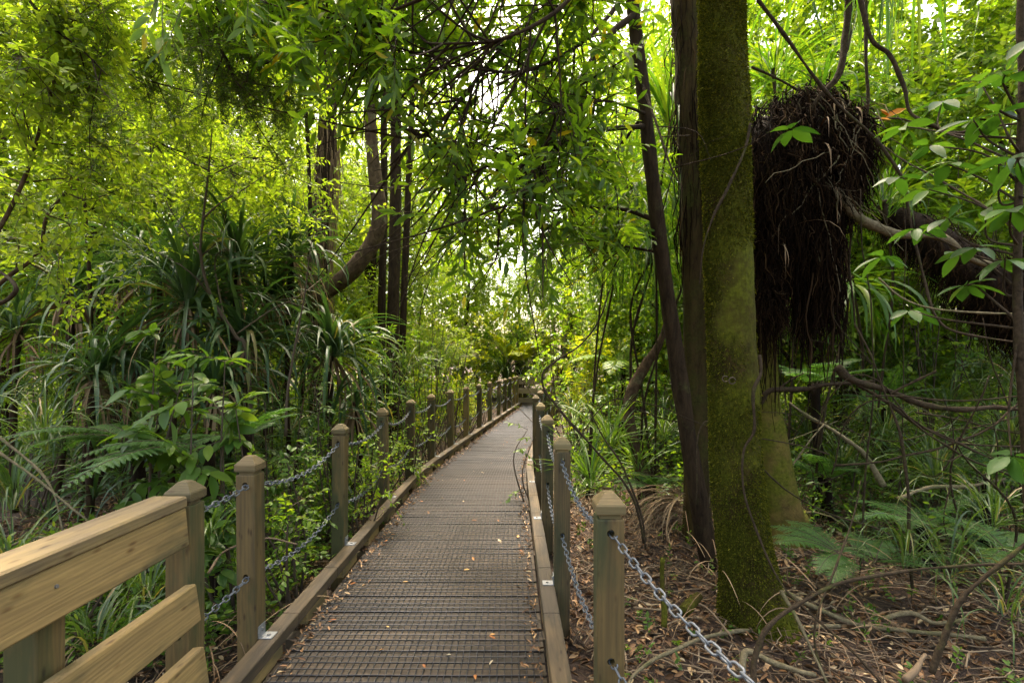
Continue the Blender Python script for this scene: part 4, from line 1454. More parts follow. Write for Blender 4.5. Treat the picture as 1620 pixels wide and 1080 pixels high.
px = cx_[cl] + R.normal(size=n) * 5
S = np.array([W(x, R.uniform(360, 450), 4.25 + R.normal() * .14) for x in px])
L = R.uniform(.45, 1.1, n) * cl_len[cl]
tt = np.linspace(0, 1, 9)[None, :, None]
Q = S[:, None] - UP * (L[:, None, None] * tt) + np.cumsum(R.normal(size=(n, 9, 3)) * np.array([.012, .012, .006]), 1)
btubes(a, Q, .0055 * R.uniform(.4, 1.6, (n, 1)) * np.linspace(1, .4, 9)[None], 4)
a.build('hanging_root', M['fibre'], rm)
a = MB()
n = 46
k = R.integers(2, int(len(P) * .6), n)
an = R.uniform(-2.7, -.4, n)
o_ = np.stack([np.cos(an), np.sin(an), 0 * an], -1)
rr = np.interp(k / len(P), [0, .1, .3, .55, .8, 1], [.16, .36, .5, .42, .35, .14])
S = P[k] + o_ * rr[:, None]
L = R.uniform(.15, .7, n)
tt = np.linspace(0, 1, 9)[None, :, None]
sd = R.normal(size=(n, 1, 3)) * np.array([.5, .15, .25])
Q = S[:, None] + (sd - UP * .8) * (L[:, None, None] * tt) + np.cumsum(R.normal(size=(n, 9, 3)) * .016, 1)
btubes(a, Q, .0045 * R.uniform(.4, 1.5, (n, 1)) * np.linspace(1, .4, 9)[None], 5)
a.build('pale_root', M['tanvine'], rm)

a = MB()
for _ in range(12):
    k = int(R.integers(3, 40))
    an = R.uniform(-2.9, -.2)
    b = P[k] + np.array([math.cos(an), math.sin(an), 0]) * .3
    straps(a, b, 4, R.uniform(.25, .55), .012, (-.6, .5), (1.2, 2.2), az=(an, .6), spread=.06, seg=6)
a.build('dead_foliage', M['dead'], rm)

# leaning root-covered log at the right edge
lg = thing('leaning_log', W(1620, 520, 4.4), 'dark root-covered log slanting down to the right edge', 'log')
a = MB()
P = cat(WP([(1390, 330, 5.2), (1450, 365, 4.9), (1520, 415, 4.6), (1580, 460, 4.4), (1640, 500, 4.3), (1760, 560, 4.2)]), 8)
rr = np.interp(np.linspace(0, 1, len(P)), [0, .2, .5, .8, 1], [.05, .13, .22, .27, .3])
tube(a, P, rr, 26, 0, .16, 3.5, seed=6)
a.build('root_mat', M['peat'], lg)
a = MB()
n = 4500
k = R.integers(0, len(P), n)
o_ = nrm(R.normal(size=(n, 3)))
S = P[k] + o_ * rr[k][:, None] * R.uniform(.9, 1.35, (n, 1))
L = R.uniform(.04, .24, n)
tt = np.linspace(0, 1, 6)[None, :, None]
Q = S[:, None] - UP * (L[:, None, None] * tt) + o_[:, None] * np.sin(tt * 2) * .05 + np.cumsum(R.normal(size=(n, 6, 3)) * .015, 1)
btubes(a, Q, .004 * R.uniform(.4, 1.6, (n, 1)) * np.linspace(1, .3, 6)[None], 3)
a.build('root_fibre', M['fibre'], lg)

# ================================================================ vines and branches on the right
VN = [('vine', 'thick branch curving from the root mass down to the leaning log', [(1275, 268, 4.0), (1300, 285, 3.95), (1335, 305, 3.9), (1370, 345, 3.9), (1420, 370, 3.9), (1480, 385, 4), (1540, 410, 4.1), (1580, 425, 4.2)], .04, 'tanvine'),
      ('vine', 'long dark mossy branch crossing the right floor level with the hanging root tips', [(1325, 580, 3.6), (1345, 605, 3.6), (1390, 622, 3.6), (1450, 635, 3.55), (1520, 648, 3.5), (1580, 645, 3.5), (1660, 650, 3.4)], .028, 'vine'),
      ('vine', 'dark broken branch stub jutting from the buttressed trunk', [(1200, 640, 4.2), (1225, 618, 4.15), (1270, 612, 4.1), (1320, 604, 4.0), (1384, 600, 3.9)], .024, 'vine'),
      ('vine', 'dark forked twig rising from the long mossy branch', [(1405, 625, 3.55), (1440, 605, 3.5), (1480, 586, 3.45)], .010, 'vine'),
      ('vine', 'thin straight branch falling diagonally below the long mossy branch', [(1355, 610, 3.7), (1420, 650, 3.6), (1480, 685, 3.5), (1550, 718, 3.4), (1640, 745, 3.3)], .013, 'vine'),
      ('vine', 'smooth grey vine arching up out of the litter to the right edge', [(1190, 1085, 2.2), (1193, 1040, 2.25), (1215, 990, 2.3), (1270, 950, 2.4), (1340, 920, 2.5), (1430, 903, 2.6), (1500, 897, 2.6), (1580, 893, 2.6), (1660, 888, 2.6)], .011, 'vine'),
      ('vine', 'dark branch rising steeply through the bottom right corner', [(1470, 1060, 2.3), (1490, 1010, 2.3), (1520, 950, 2.3), (1560, 905, 2.3), (1600, 870, 2.3), (1660, 830, 2.3)], .014, 'vine'),
      ('vine', 'thin vine looping down the front of the mossy trunk to the litter', [(1200, 560, 2.95), (1203, 590, 2.92), (1192, 620, 2.9), (1192, 680, 2.9), (1175, 715, 2.9), (1178, 780, 2.88), (1200, 850, 2.85), (1235, 920, 2.75), (1285, 970, 2.6), (1350, 1030, 2.4), (1400, 1085, 2.3)], .009, 'vine'),
      ('vine', 'dark vine slanting across the upper mossy trunk', [(1186, 195, 2.95), (1175, 240, 2.93), (1150, 300, 2.92), (1128, 340, 2.93), (1112, 390, 2.95), (1106, 450, 3.0)], .008, 'vine'),
      ('vine', 'long vine swinging from above the root mass down to the right stem', [(1355, -20, 3.3), (1375, 60, 3.3), (1405, 90, 3.3), (1425, 140, 3.3), (1435, 180, 3.3), (1470, 195, 3.2), (1510, 210, 3.2), (1560, 205, 3.1), (1625, 195, 3.0)], .013, 'vine'),
      ('vine', 'thick twisted vine forking above the root mass', [(1345, -40, 3.9), (1342, 60, 3.9), (1325, 120, 3.9), (1290, 160, 3.95), (1265, 200, 4.0)], .032, 'vine'),
      ('vine', 'dark vine running from the mossy trunk top down across the root mass', [(1198, 0, 3.6), (1235, 50, 3.6), (1280, 110, 3.6), (1320, 160, 3.6), (1365, 200, 3.6), (1400, 240, 3.6), (1425, 280, 3.6), (1440, 340, 3.6), (1460, 440, 3.6), (1480, 500, 3.5), (1520, 530, 3.4), (1640, 545, 3.3)], .012, 'vine'),
      ('vine', 'upright dark vine hanging right of the root mass', [(1372, -20, 4.0), (1370, 80, 4.0), (1375, 160, 4.0), (1368, 240, 4.0), (1350, 330, 4.05), (1345, 420, 4.1), (1352, 520, 4.1)], .012, 'vine'),
      ('vine', 'thin pale twig reaching level from the right edge at mid height', [(1660, 495, 2.8), (1560, 495, 2.9), (1480, 488, 3.0), (1430, 470, 3.1), (1390, 440, 3.2)], .007, 'tanvine'),
      ('vine', 'dark branch crossing behind the mossy trunk level with the root mass top', [(1190, 105, 4.0), (1260, 140, 4.2), (1340, 180, 4.4), (1430, 190, 4.6), (1520, 215, 4.8)], .011, 'vine'),
      ('vine', 'slender dark branch rising from the right posts to the sunlit thicket', [(1018, 860, 3.5), (1005, 800, 3.5), (985, 760, 3.5), (950, 720, 3.5), (905, 670, 3.5), (880, 640, 3.55), (860, 615, 3.6), (858, 588, 3.6), (880, 570, 3.7), (915, 545, 3.8), (950, 500, 3.9), (965, 460, 4.0)], .010, 'vine'),
      ('vine', 'second dark shoot beside the slender branch at the right posts', [(1020, 870, 3.6), (1012, 810, 3.65), (985, 740, 3.7), (955, 690, 3.8), (930, 640, 3.9)], .008, 'vine'),
      ('vine', 'dark upright stem in front of the right sedge tufts', [(1440, 930, 3.3), (1438, 820, 3.3), (1428, 720, 3.3), (1405, 640, 3.35), (1380, 570, 3.4), (1350, 510, 3.5)], .011, 'vine'),
      ('vine', 'olive dead branch leaning behind the hanging roots', [(1395, 770, 4.2), (1370, 720, 4.25), (1335, 690, 4.3), (1300, 665, 4.4), (1250, 640, 4.5)], .022, 'tanvine'),
      ('vine', 'thin bent stem rising from the litter right of the mossy trunk', [(1310, 1090, 2.5), (1290, 1000, 2.6), (1320, 900, 2.8), (1345, 830, 3.0), (1360, 760, 3.2)], .007, 'vine'),
      ('vine', 'lying pale branch between the sedge tufts at the right', [(1420, 790, 3.9), (1470, 770, 3.95), (1530, 765, 4), (1590, 757, 4)], .018, 'tanvine'),
      ('vine', 'dark branch from the right stem down behind the big leaves', [(1625, 380, 3), (1560, 330, 3.2), (1500, 290, 3.4), (1440, 260, 3.6), (1390, 225, 3.8)], .009, 'vine'),
      ('vine', 'crooked dark branch jutting in from the left edge', [(-60, 490, 2.6), (0, 482, 2.6), (24, 466, 2.6), (28, 452, 2.6), (12, 436, 2.65), (-20, 420, 2.7)], .013, 'vine'),
      ('vine', 'pale dead branch low behind the left railing', [(-40, 660, 2.8), (40, 720, 2.8), (80, 770, 2.75), (100, 840, 2.7)], .009, 'tanvine'),
      ('vine', 'pale curved dead stem beside the railing top', [(-20, 700, 2.6), (60, 760, 2.6), (110, 800, 2.6), (150, 830, 2.6)], .007, 'tanvine')]
for nm, lab, pts, r, mm in VN:
    q = MB()
    P = cat(WP(pts), 9)
    P = P + np.stack([sn(P, 6, k) for k in range(3)], -1) * r * .8
    tube(q, P, np.linspace(r, r * .55, len(P)), 10, 0, .2, 17, seed=int(R.integers(8)))
    tag(q.build('branch' if 'branch' in lab or 'twig' in lab else 'vine', M[mm]), lab, 'branch' if 'branch' in lab or 'twig' in lab else 'vine')

# tangle of thin dry creepers
for k in range(22):
    x, y = R.uniform(1.9, 5.0), R.uniform(3.3, 5.6)
    a0 = R.uniform(-.6, .6) + (PI if R.uniform() < .5 else 0)
    L = R.uniform(.8, 2.2)
    z0, z1 = R.uniform(.2, 2.2), R.uniform(-.1, 1.4)
    Q = cat([[x, y, z0], [x + math.cos(a0) * L * .5, y + math.sin(a0) * .3, (z0 + z1) / 2 - R.uniform(0, .35)], [x + math.cos(a0) * L, y + math.sin(a0) * .5, z1], [x + math.cos(a0) * L * 1.15, y, max(z1 - .5, float(gz(x, y)))]], 8)
    Q = Q + np.stack([sn(Q, 5, c) for c in range(3)], -1) * .03
    q = MB()
    r = R.uniform(.003, .009)
    tube(q, Q, np.linspace(r, r * .5, len(Q)), 6, 0, .15, 14)
    tag(q.build('creeper', M['vine'] if R.uniform() < .75 else M['tanvine']), 'thin dry creeper looping through the thicket right of the mossy trunk', 'creeper', 'dry creepers in the right thicket')

# thin bare stems
for k in range(26):
    x, y = R.uniform(1.7, 6.5), R.uniform(3.4, 7.5)
    if abs(x - 1.5) < .3:
        x += .6
    h = R.uniform(.9, 3.4)
    g0 = float(gz(x, y))
    q = MB()
    Q = cat([[x, y, g0 - .05], [x + R.normal() * .12, y + R.normal() * .1, g0 + h * .5], [x + R.normal() * .35, y + R.normal() * .25, g0 + h]], 7)
    Q = Q + np.stack([sn(Q, 4, c) for c in range(3)], -1) * .02
    r = R.uniform(.005, .013)
    tube(q, Q, np.linspace(r, r * .4, len(Q)), 6, 0, .1, 14)
    for _ in range(R.integers(1, 5)):
        c = R.integers(5, len(Q))
        e = Q[c] + nrm(R.normal(size=3) + UP * .3) * R.uniform(.2, .6)
        tube(q, cat([Q[c], (Q[c] + e) / 2 + R.normal(size=3) * .05, e], 4), np.linspace(r * .5, r * .2, 9), 5, 0, caps=False)
    tag(q.build('thin_sapling', M['vine'] if R.uniform() < .7 else M['tanvine']), 'thin bare stem standing among the sedges right of the trunks', 'sapling', 'thin bare saplings among the right sedges')

# pale mossy sapling behind right posts
tree('mossy_sapling', 'short pale mottled trunk with moss, between the right posts and the slim dark trunk', 'tree',
     WP([(1022, 790, 5.3), (1008, 720, 5.3), (995, 660, 5.3), (1000, 620, 5.3), (1020, 580, 5.35), (1045, 540, 5.4), (1062, 480, 5.5)]), [.075, .068, .06, .06, .055, .04, .02], M['greybark'], [], None, sides=10, rough=.1)

# ================================================================ right broad-leaved sapling near the camera
bs = thing('broadleaf_sapling', W(1612, 800, 2.2), 'near sapling with large glossy leaves on a dark stem at the right edge', 'sapling')
a, c = MB(), MB()
tube(a, cat(WP([(1640, 1000, 2.2), (1622, 700, 2.2), (1610, 480, 2.2), (1612, 300, 2.2), (1618, 150, 2.2), (1614, 40, 2.2), (1620, -80, 2.2)]), 6), np.linspace(.018, .012, 37), 8, 0, .1, 12)
whorls = [(1398, 405, 2.5), (1500, 345, 2.35), (1560, 330, 2.3), (1545, 390, 2.3), (1590, 120, 2.1), (1540, 190, 2.3), (1470, 230, 2.5), (1580, 260, 2.2), (1470, 300, 2.5), (1440, 490, 2.6), (1600, 720, 2.1), (1550, 130, 2.3), (1430, 200, 2.7), (1250, 205, 2.6), (1530, 450, 2.4), (1640, 60, 2.0), (1500, 260, 2.4), (1600, 330, 2.1), (1450, 360, 2.6), (1520, 400, 2.5), (1590, 410, 2.2), (1420, 280, 2.8), (1580, 180, 2.2), (1490, 160, 2.7), (1610, 250, 2.0)]
for w_ in whorls:
    p = W(*w_)
    s0 = W(1612, min(w_[1] + 60, 520), 2.2)
    tube(a, cat([s0, (s0 + p) / 2 + R.normal(size=3) * .05, p], 5), np.linspace(.006, .003, 11), 5, 0, caps=False) if w_[0] > 1420 else None
    n = R.integers(4, 8)
    an = np.arange(n) / n * 6.28 + R.uniform(0, 6)
    D = np.stack([np.cos(an), np.sin(an) * .8, R.uniform(-.75, .15, n)], -1)
    leaves(c, np.repeat(p[None], n, 0) + D * .012, D, UP + R.normal(size=(n, 3)) * .35, .125 * R.uniform(.7, 1.15, n), .052 * R.uniform(.85, 1.2, n), BROAD)
a.build('stem', M['vine'], bs)
c.build('leaves', M['broad'], bs)

q = MB()
p = W(1400, 187, 4.5)
leaves(q, p + np.array([[0, 0, 0], [.03, 0, .02], [-.05, .02, 0]]), np.array([[1, -.2, .25], [-1, -.2, .1], [.5, -.3, -.4]]), np.array([[0, -1, .5], [.1, -1, .7], [0, -.8, .6]]), np.array([.16, .12, .1]), np.array([.06, .05, .04]), DRY)
M['orange'] = plainmat('withered_orange_leaf', [(0, (.5, .2, .02)), (1, (.65, .3, .04))], .6)
tag(q.build('withered_leaf', M['orange']), 'orange withered leaves caught on the branch right of the root mass', 'leaf')
# ================================================================ broad-leaved shrubs on the left
def shrub(px, py, Y, h, w_, n, ll, lw, label, mt_='broad', tm=BROAD, name='shrub', category='shrub', group=None, K=9, tl=.22, up=.35):
    c0 = W(px, py, Y)
    g0 = float(gz(c0[0], c0[1]))
    t = thing(name, (c0[0], c0[1], g0), label, category, group)
    a, c = MB(), MB()
    B, D = [], []
    ns = max(2, int(n / 9))
    for k in range(ns):
        e = c0 + np.array([R.normal() * w_ * .5, R.normal() * w_ * .4, R.uniform(-.5, .5) * h])
        Q = cat([[c0[0] + R.normal() * .06, c0[1] + R.normal() * .06, g0 - .03], (np.array([c0[0], c0[1], g0]) + e) / 2 + R.normal(size=3) * .08, e], 5)
        tube(a, Q, np.linspace(.011, .003, len(Q)), 5, 0, caps=False)
        for q in range(max(1, n // ns)):
            kk = R.integers(4, len(Q))
            B.append(Q[kk])
            D.append(R.normal(size=3) + UP * up)
    a.build('stem', M['twig'], t)
    B, D = np.array(B), np.array(D)
    if len(B) > 6 and Y < 17:
        ok = off_path(B[:, 0], B[:, 1], .42)
        if ok.sum() > 3:
            B, D = B[ok], D[ok]
    spray(c, B, D, tl * R.uniform(.6, 1.2, len(B)), K, ll, lw, tm, .15, .95, .22, .3, tr=.003)
    c.build('foliage', [M[mt_], M['twig']], t)
    return t


GB = 'leafy shrubs left of the boardwalk'
shrub(262, 590, 3.2, .5, .2, 34, .14, .062, 'broad-leaved shrub standing before the shaded flax, left one of two', 'mid', group=GB)
shrub(390, 620, 3.15, .45, .24, 40, .14, .062, 'broad-leaved shrub right of its twin, above the first pale post', 'mid', group=GB)
SH = [(455, 720, 3.4, .5, .35, 22, .06, .028, 'leafy low shrub between the first and second left posts', 'mid'),
      (470, 800, 3.2, .35, .3, 18, .05, .024, 'small seedling shrub beneath the chains of the first left span', 'bright'),
      (440, 660, 4.0, .5, .4, 24, .06, .026, 'green shrub rising behind the first left span', 'mid'),
      (520, 640, 4.6, .6, .45, 28, .06, .026, 'mid-green shrub behind the second left post', 'mid'),
      (580, 720, 4.4, .45, .3, 24, .05, .024, 'low bright shrub between second and third left posts', 'bright'),
      (590, 660, 5.6, .6, .5, 30, .06, .026, 'green shrub behind the third left post', 'mid'),
      (625, 620, 6.6, .8, .6, 34, .07, .03, 'taller bright shrub under the three dark trunks', 'bright'),
      (640, 700, 6.0, .4, .3, 24, .05, .024, 'low shrub between third and fourth left posts', 'bright'),
      (668, 670, 7.0, .5, .4, 26, .055, .026, 'low shrub between fourth and fifth left posts', 'bright'),
      (700, 655, 8.2, .6, .5, 30, .06, .028, 'bright shrub between fifth and sixth left posts', 'bright'),
      (680, 520, 8.5, 1.6, .8, 60, .10, .036, 'tall sapling with long leaves right of the three dark trunks', 'bright'),
      (712, 560, 10.0, 1.4, 1.0, 60, .08, .036, 'leafy green sapling above the sixth left post', 'bright'),
      (740, 598, 11.2, 1.1, .9, 75, .08, .035, 'glowing yellow-lime shrub behind the far left posts', 'lime'),
      (650, 560, 8.0, 1.2, .8, 50, .08, .034, 'leafy shrub in front of the thin tilting trunk', 'mid'),
      (765, 640, 12.5, .6, .8, 40, .07, .035, 'sunlit low shrub behind the far chain spans', 'bright'),
      (60, 580, 5.2, .9, .8, 40, .07, .03, 'shrub among the flax at the left edge', 'mid'),
      (180, 520, 6.4, .9, .8, 40, .07, .03, 'shrub in the shadow behind the left flax stems', 'mid'),
      (95, 830, 2.7, .3, .25, 14, .06, .03, 'small bright seedling behind the railing top', 'bright'),
      (420, 560, 6.2, 1.0, .9, 44, .07, .03, 'dim shrub filling the gap right of the tall flax', 'mid')]
for s in SH:
    shrub(s[0], s[1], s[2], s[3], s[4], int(s[5] * 1.9), s[6], s[7], s[8], s[9], OVATE, group=GB, K=10, tl=.28)
GR_ = 'leafy shrubs right of the boardwalk'
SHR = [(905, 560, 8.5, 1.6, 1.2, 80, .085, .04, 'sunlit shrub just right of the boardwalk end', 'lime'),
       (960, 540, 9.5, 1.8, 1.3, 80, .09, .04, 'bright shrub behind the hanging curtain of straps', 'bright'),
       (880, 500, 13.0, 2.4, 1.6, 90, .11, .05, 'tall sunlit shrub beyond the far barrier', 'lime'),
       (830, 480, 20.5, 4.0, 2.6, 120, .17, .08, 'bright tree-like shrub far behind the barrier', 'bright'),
       (925, 640, 6.6, .6, .5, 36, .07, .034, 'shrub right of the fourth right post', 'mid'),
       (985, 610, 7.2, .9, .7, 50, .07, .034, 'low shrub left of the pale mossy sapling', 'mid'),
       (1045, 600, 7.0, .9, .8, 50, .07, .034, 'shrub right of the pale mossy sapling', 'mid'),
       (905, 625, 9.5, .7, .5, 40, .07, .036, 'bright shrub hiding the far right posts', 'bright'),
       (840, 690, 5.35, .18, .06, 6, .06, .028, 'small sprig leaning over the right kerb', 'mid'),
       (1240, 520, 8.0, 1.6, 1.2, 60, .08, .036, 'shrub in the gap beneath the root mass', 'bright'),
       (1400, 520, 8.0, 1.4, 1.4, 70, .08, .036, 'bright shrub behind the hanging wide straps', 'bright'),
       (1520, 560, 8.0, 1.4, 1.4, 70, .08, .036, 'green shrub under the leaning log', 'bright'),
       (1480, 300, 6.0, 1.4, 1.2, 60, .08, .045, 'leafy shrub above the leaning log', 'bright'),
       (1080, 540, 9.0, 1.4, 1.2, 60, .08, .036, 'shrub seen between slim and mossy trunks', 'bright'),
       (750, 470, 22, 5.0, 3.0, 130, .17, .08, 'pale green thicket tree in the distance left of the barrier', 'bright')]
SHR += [(1350, 700, 4.9, .7, .5, 26, .075, .03, 'dark-stemmed shrub right of the buttressed trunk', 'mid'),
        (1460, 660, 5.2, .8, .6, 28, .075, .03, 'shrub hung with dead strands behind the diagonal branch', 'mid'),
        (1560, 690, 4.8, .8, .6, 28, .075, .03, 'shrub near the right edge below the long mossy branch', 'mid'),
        (1280, 600, 6.6, 1.2, .9, 40, .075, .03, 'shrub showing between the hanging roots', 'bright'),
        (1600, 560, 5.6, 1.0, .8, 36, .08, .035, 'shrub under the leaning log at the right edge', 'mid')]
for s in SHR:
    shrub(s[0], s[1], s[2], s[3], s[4], int(s[5] * (1.9 if s[5] > 10 else 1)), s[6], s[7], s[8], s[9], OVATE, group=GR_, K=11, tl=.34)


# ferns
def fern(px, py, Y, n, L, wd_, label, az=(0, 2 * PI), el=(.3, .9), mt_='fern', tm=None, group=None, droop=1.0, npin=24, ground=True):
    b = W(px, py, Y)
    if ground:
        b[2] = max(b[2], float(gz(b[0], b[1])))
    t = thing('fern', b, label, 'fern', group)
    a = MB()
    for k in range(n):
        frond(a, b, az[0] + (az[1] - az[0]) * (k + R.uniform(.2, .8)) / n, R.uniform(*el), L * R.uniform(.75, 1.1), wd_, droop * R.uniform(.8, 1.2), npin, tm=tm)
    a.build('fronds', [M[mt_], M['twig']], t)
    g0 = float(gz(b[0], b[1]))
    if b[2] - g0 > .35:
        s = MB()
        tube(s, cat([[b[0] + .05, b[1] + .03, g0 - .05], (b + np.array([b[0], b[1], g0])) / 2 + np.array([.03, .02, 0]), b + UP * .02], 6), np.linspace(.05, .035, 13) if Y < 12 else .1, 8, 0, .2, 14)
        s.build('trunk', M['peat'], t)
    return t


fern(330, 712, 3.15, 6, .8, .3, 'fern whose wide fronds reach left above the railing', (2.7, 4.5), (.1, .5), ground=False)
fern(215, 700, 3.4, 6, .75, .28, 'higher fern at the left behind the wide-fronded one', (2.4, 4.4), (.2, .6), ground=False)
fern(390, 690, 3.6, 7, .5, .22, 'fern under the broad-leaved shrub by the first left post')
fern(330, 700, 3.9, 6, .5, .22, 'shaded fern between the broad-leaved shrubs')
fern(1335, 880, 3.35, 6, .5, .24, 'fern in front of the tan buttressed trunk', (1.6, 4.4), (.25, .6))
fern(1385, 890, 3.3, 6, .45, .2, 'fern with drooping tips beside the upright dark stem', (-1.6, 2.4), (.2, .7))
fern(1030, 770, 5.0, 6, .4, .2, 'small fern at the foot of the pale mossy sapling')
fern(820, 575, 19.0, 9, 2.4, 1.0, 'sunlit yellow tree fern above the far barrier', el=(.5, 1.1), mt_='lime', tm=PINNA_S, npin=30)
fern(985, 575, 8.0, 8, 1.1, .5, 'bright tree fern right of the boardwalk end', el=(.1, .6), mt_='bright', tm=PINNA_S, npin=28, ground=False)
fern(1290, 610, 5.0, 6, .7, .35, 'fern below the hanging roots', tm=PINNA, ground=False)
for px, py, Y, n_, L_, lab in ((1460, 830, 3.9, 7, .6, 'fern among the sedges below the thin diagonal branch'), (1560, 760, 4.3, 7, .7, 'fern by the lying pale branch near the right edge'),
                               (1310, 760, 4.9, 7, .65, 'fern right of the tan buttressed trunk'), (1600, 880, 3.3, 6, .55, 'fern at the right edge beside the dark corner branch'), (1400, 640, 5.6, 8, .8, 'fern behind the long mossy branch')):
    fern(px, py, Y, n_, L_, .26, lab, el=(.3, 1.0))
# dead palm frond draped at the foot of the slim trunk
df = thing('dead_frond', W(1040, 850, 4.0), 'dry brown palm frond slumped at the foot of the slim dark trunk', 'dead frond')
a = MB()
b = W(1085, 800, 4.1)
straps(a, b, 90, .55, .012, (.0, .5), (.9, 1.8), az=(3.3, .35), spread=.1)
a.build('leaflets', M['dead'], df)

# ================================================================ stuff: litter, undergrowth, far forest
lt = MB()
n = 48000
x = np.concatenate([R.uniform(.3, 5.5, n // 2), R.uniform(-5, -1.25, n // 4), R.uniform(-9, 10, n // 4)])
y = np.concatenate([R.uniform(.7, 6.5, n // 2) , R.uniform(.9, 7, n // 4), R.uniform(4, 16, n // 4)])
ok = off_path(x, y, -.02)
x, y = x[ok], y[ok]
n = len(x)
P = np.stack([x, y, gz(x, y) + R.uniform(0, .035, n)], -1)
an = R.uniform(0, 6.28, n)
D = np.stack([np.cos(an), np.sin(an), R.normal(size=n) * .25], -1)
leaves(lt, P, D, UP + R.normal(size=(n, 3)) * .5, R.uniform(.02, .085, n) * R.uniform(.6, 1.1, n), R.uniform(.008, .028, n), DRY)
# dry strands and twigs in the litter
n = 4600
x = np.concatenate([R.uniform(.4, 5.5, n * 2 // 3), R.uniform(-5, -1.35, n // 3)])
y = R.uniform(.8, 6.5, len(x))
n = len(x)
an = R.uniform(0, 6.28, n)
L = R.uniform(.08, .5, n)
tt = np.linspace(-.5, .5, 5)[None, :]
px = x[:, None] + np.cos(an)[:, None] * L[:, None] * tt
py = y[:, None] + np.sin(an)[:, None] * L[:, None] * tt
ok = off_path(px, py, .03).all(1)
px, py = px[ok], py[ok]
pz = gz(px, py) + .02 + R.uniform(0, .05, (len(px), 1)) + R.normal(size=px.shape) * .012
Q = np.stack([px, py, pz], -1) + np.cumsum(R.normal(size=px.shape + (3,)) * .006, 1)
btubes(lt, Q, .0025 * R.uniform(.5, 2.0, (len(px), 1)), 4, 1)
tag(lt.build('leaf_litter', [M['litter'], M['paletwig']]), 'brown carpet of dead leaves and dry strands', 'leaf litter', kind='stuff')

# edge litter on the deck
el_ = MB()
n = 2600
y = R.uniform(1.2, 16, n)
l = R.uniform(size=n) < .62
x = np.where(l, LX(y) + .15 + np.abs(R.normal(size=n)) * .06, RX(y) - .16 - np.abs(R.normal(size=n)) * .035)
P = np.stack([x, y, R.uniform(.004, .022, n)], -1)
an = R.uniform(0, 6.28, n)
D = np.stack([np.cos(an), np.sin(an), R.normal(size=n) * .15], -1)
s = R.uniform(.012, .045, n)
leaves(el_, P, D, UP + R.normal(size=(n, 3)) * .35, s, s * .35, DRY)
tag(el_.build('leaf_debris', M['litter']), 'fine leaf debris swept along both kerbs', 'leaf debris', kind='stuff')

# individual fallen leaves on the mesh
lm_ = []
for k in range(4):
    q = MB()
    leaves(q, np.zeros((1, 3)), np.array([[1.0, 0, 0]]), np.array([[0, 0, 1.0]]), .055, .018 + .004 * k, leaf_tmpl([0, .2, .5, .8, 1], [0, .3, .5, .3, 0], .5 - .2 * k, -.3 + .2 * k))
    lm_.append(q.mesh('fallen_leaf', [M['deckleaf']]))
proto = None
for k in range(64):
    y = 1.9 + 10 * R.uniform() ** 1.7
    f = R.uniform(.02, .98)
    x = float(LX(y)) + .18 + f * (float(RX(y)) - float(LX(y)) - .36)
    o = bpy.data.objects.new('fallen_leaf', lm_[k % 4]) if k < 4 else lobs[k % 4].copy()
    if k < 4:
        lobs = (lobs + [o]) if k else [o]
    COL.objects.link(o)
    o.location = (x, y, .011)
    s = R.uniform(.4, .95)
    o.scale = (s, s, s)
    o.rotation_euler = (R.normal() * .15, R.normal() * .12, R.uniform(0, 6.28))
    tag(o, 'small dry leaf lying on the wire mesh of the boardwalk', 'leaf', 'dry leaves fallen on the boardwalk')

# fallen branches on the right floor
FB = [('pale forked branch lying at the bottom right of the mossy trunk', [(1175, 1060, 2.4), (1185, 1030, 2.45), (1230, 1050, 2.4), (1290, 1070, 2.35)], .017, 'tanvine'),
      ('whitish stub of branch low at the right', [(1430, 1075, 2.4), (1450, 1040, 2.5), (1460, 1030, 2.55)], .016, 'paletwig'),
      ('long root snaking across the litter from the mossy trunk foot to the post', [(1330, 990, 3.0), (1240, 995, 3.0), (1160, 1000, 2.9), (1080, 1020, 2.7), (1010, 1060, 2.5), (990, 1085, 2.4)], .012, 'tanvine'),
      ('bare stick propped in the litter right of the mossy trunk', [(1235, 935, 2.75), (1270, 1000, 2.6), (1310, 1085, 2.4)], .009, 'tanvine'),
      ('mossy stump sticking out of the litter right of the near post', [(1045, 985, 2.75), (1048, 930, 2.8), (1052, 885, 2.8)], .018, 'mossbark'),
      ('green mossy knob at the foot of the mossy trunk', [(1080, 965, 2.95), (1095, 950, 3.0), (1108, 935, 3.05)], .035, 'mossbark'),
      ('brown roots reaching right from the mossy trunk foot', [(1230, 930, 3.2), (1290, 960, 3.1), (1360, 985, 3.0), (1450, 1000, 2.9), (1560, 1010, 2.8)], .016, 'tanvine'),
      ('gnarled pale root by the bright low sedge', [(1400, 980, 2.9), (1440, 970, 2.9), (1480, 985, 2.85), (1530, 980, 2.8)], .013, 'tanvine'),
      ('thin fallen stick along the litter under the chain', [(1000, 960, 3.0), (1060, 965, 2.95), (1110, 955, 3.0), (1160, 1010, 2.8)], .007, 'paletwig'),
      ('curling dry stem low behind the railing', [(0, 870, 2.6), (70, 850, 2.6), (130, 900, 2.5), (140, 960, 2.4)], .006, 'tanvine'),
      ('fallen stick beneath the left chains', [(330, 905, 2.6), (360, 870, 2.8), (420, 850, 2.9), (470, 860, 2.9)], .006, 'paletwig')]
for lab, pts, r, mm in FB:
    q = MB()
    P = cat(WP(pts), 8)
    P[:, 2] = np.maximum(P[:, 2], gz(P[:, 0], P[:, 1]) + r * .3)
    P = P + np.stack([sn(P, 9, k) for k in range(3)], -1) * r * .6
    tube(q, P, np.linspace(r, r * .7, len(P)), 8, 0, .14, 16, seed=int(R.integers(8)))
    tag(q.build('fallen_branch', M[mm]), lab, 'fallen branch')

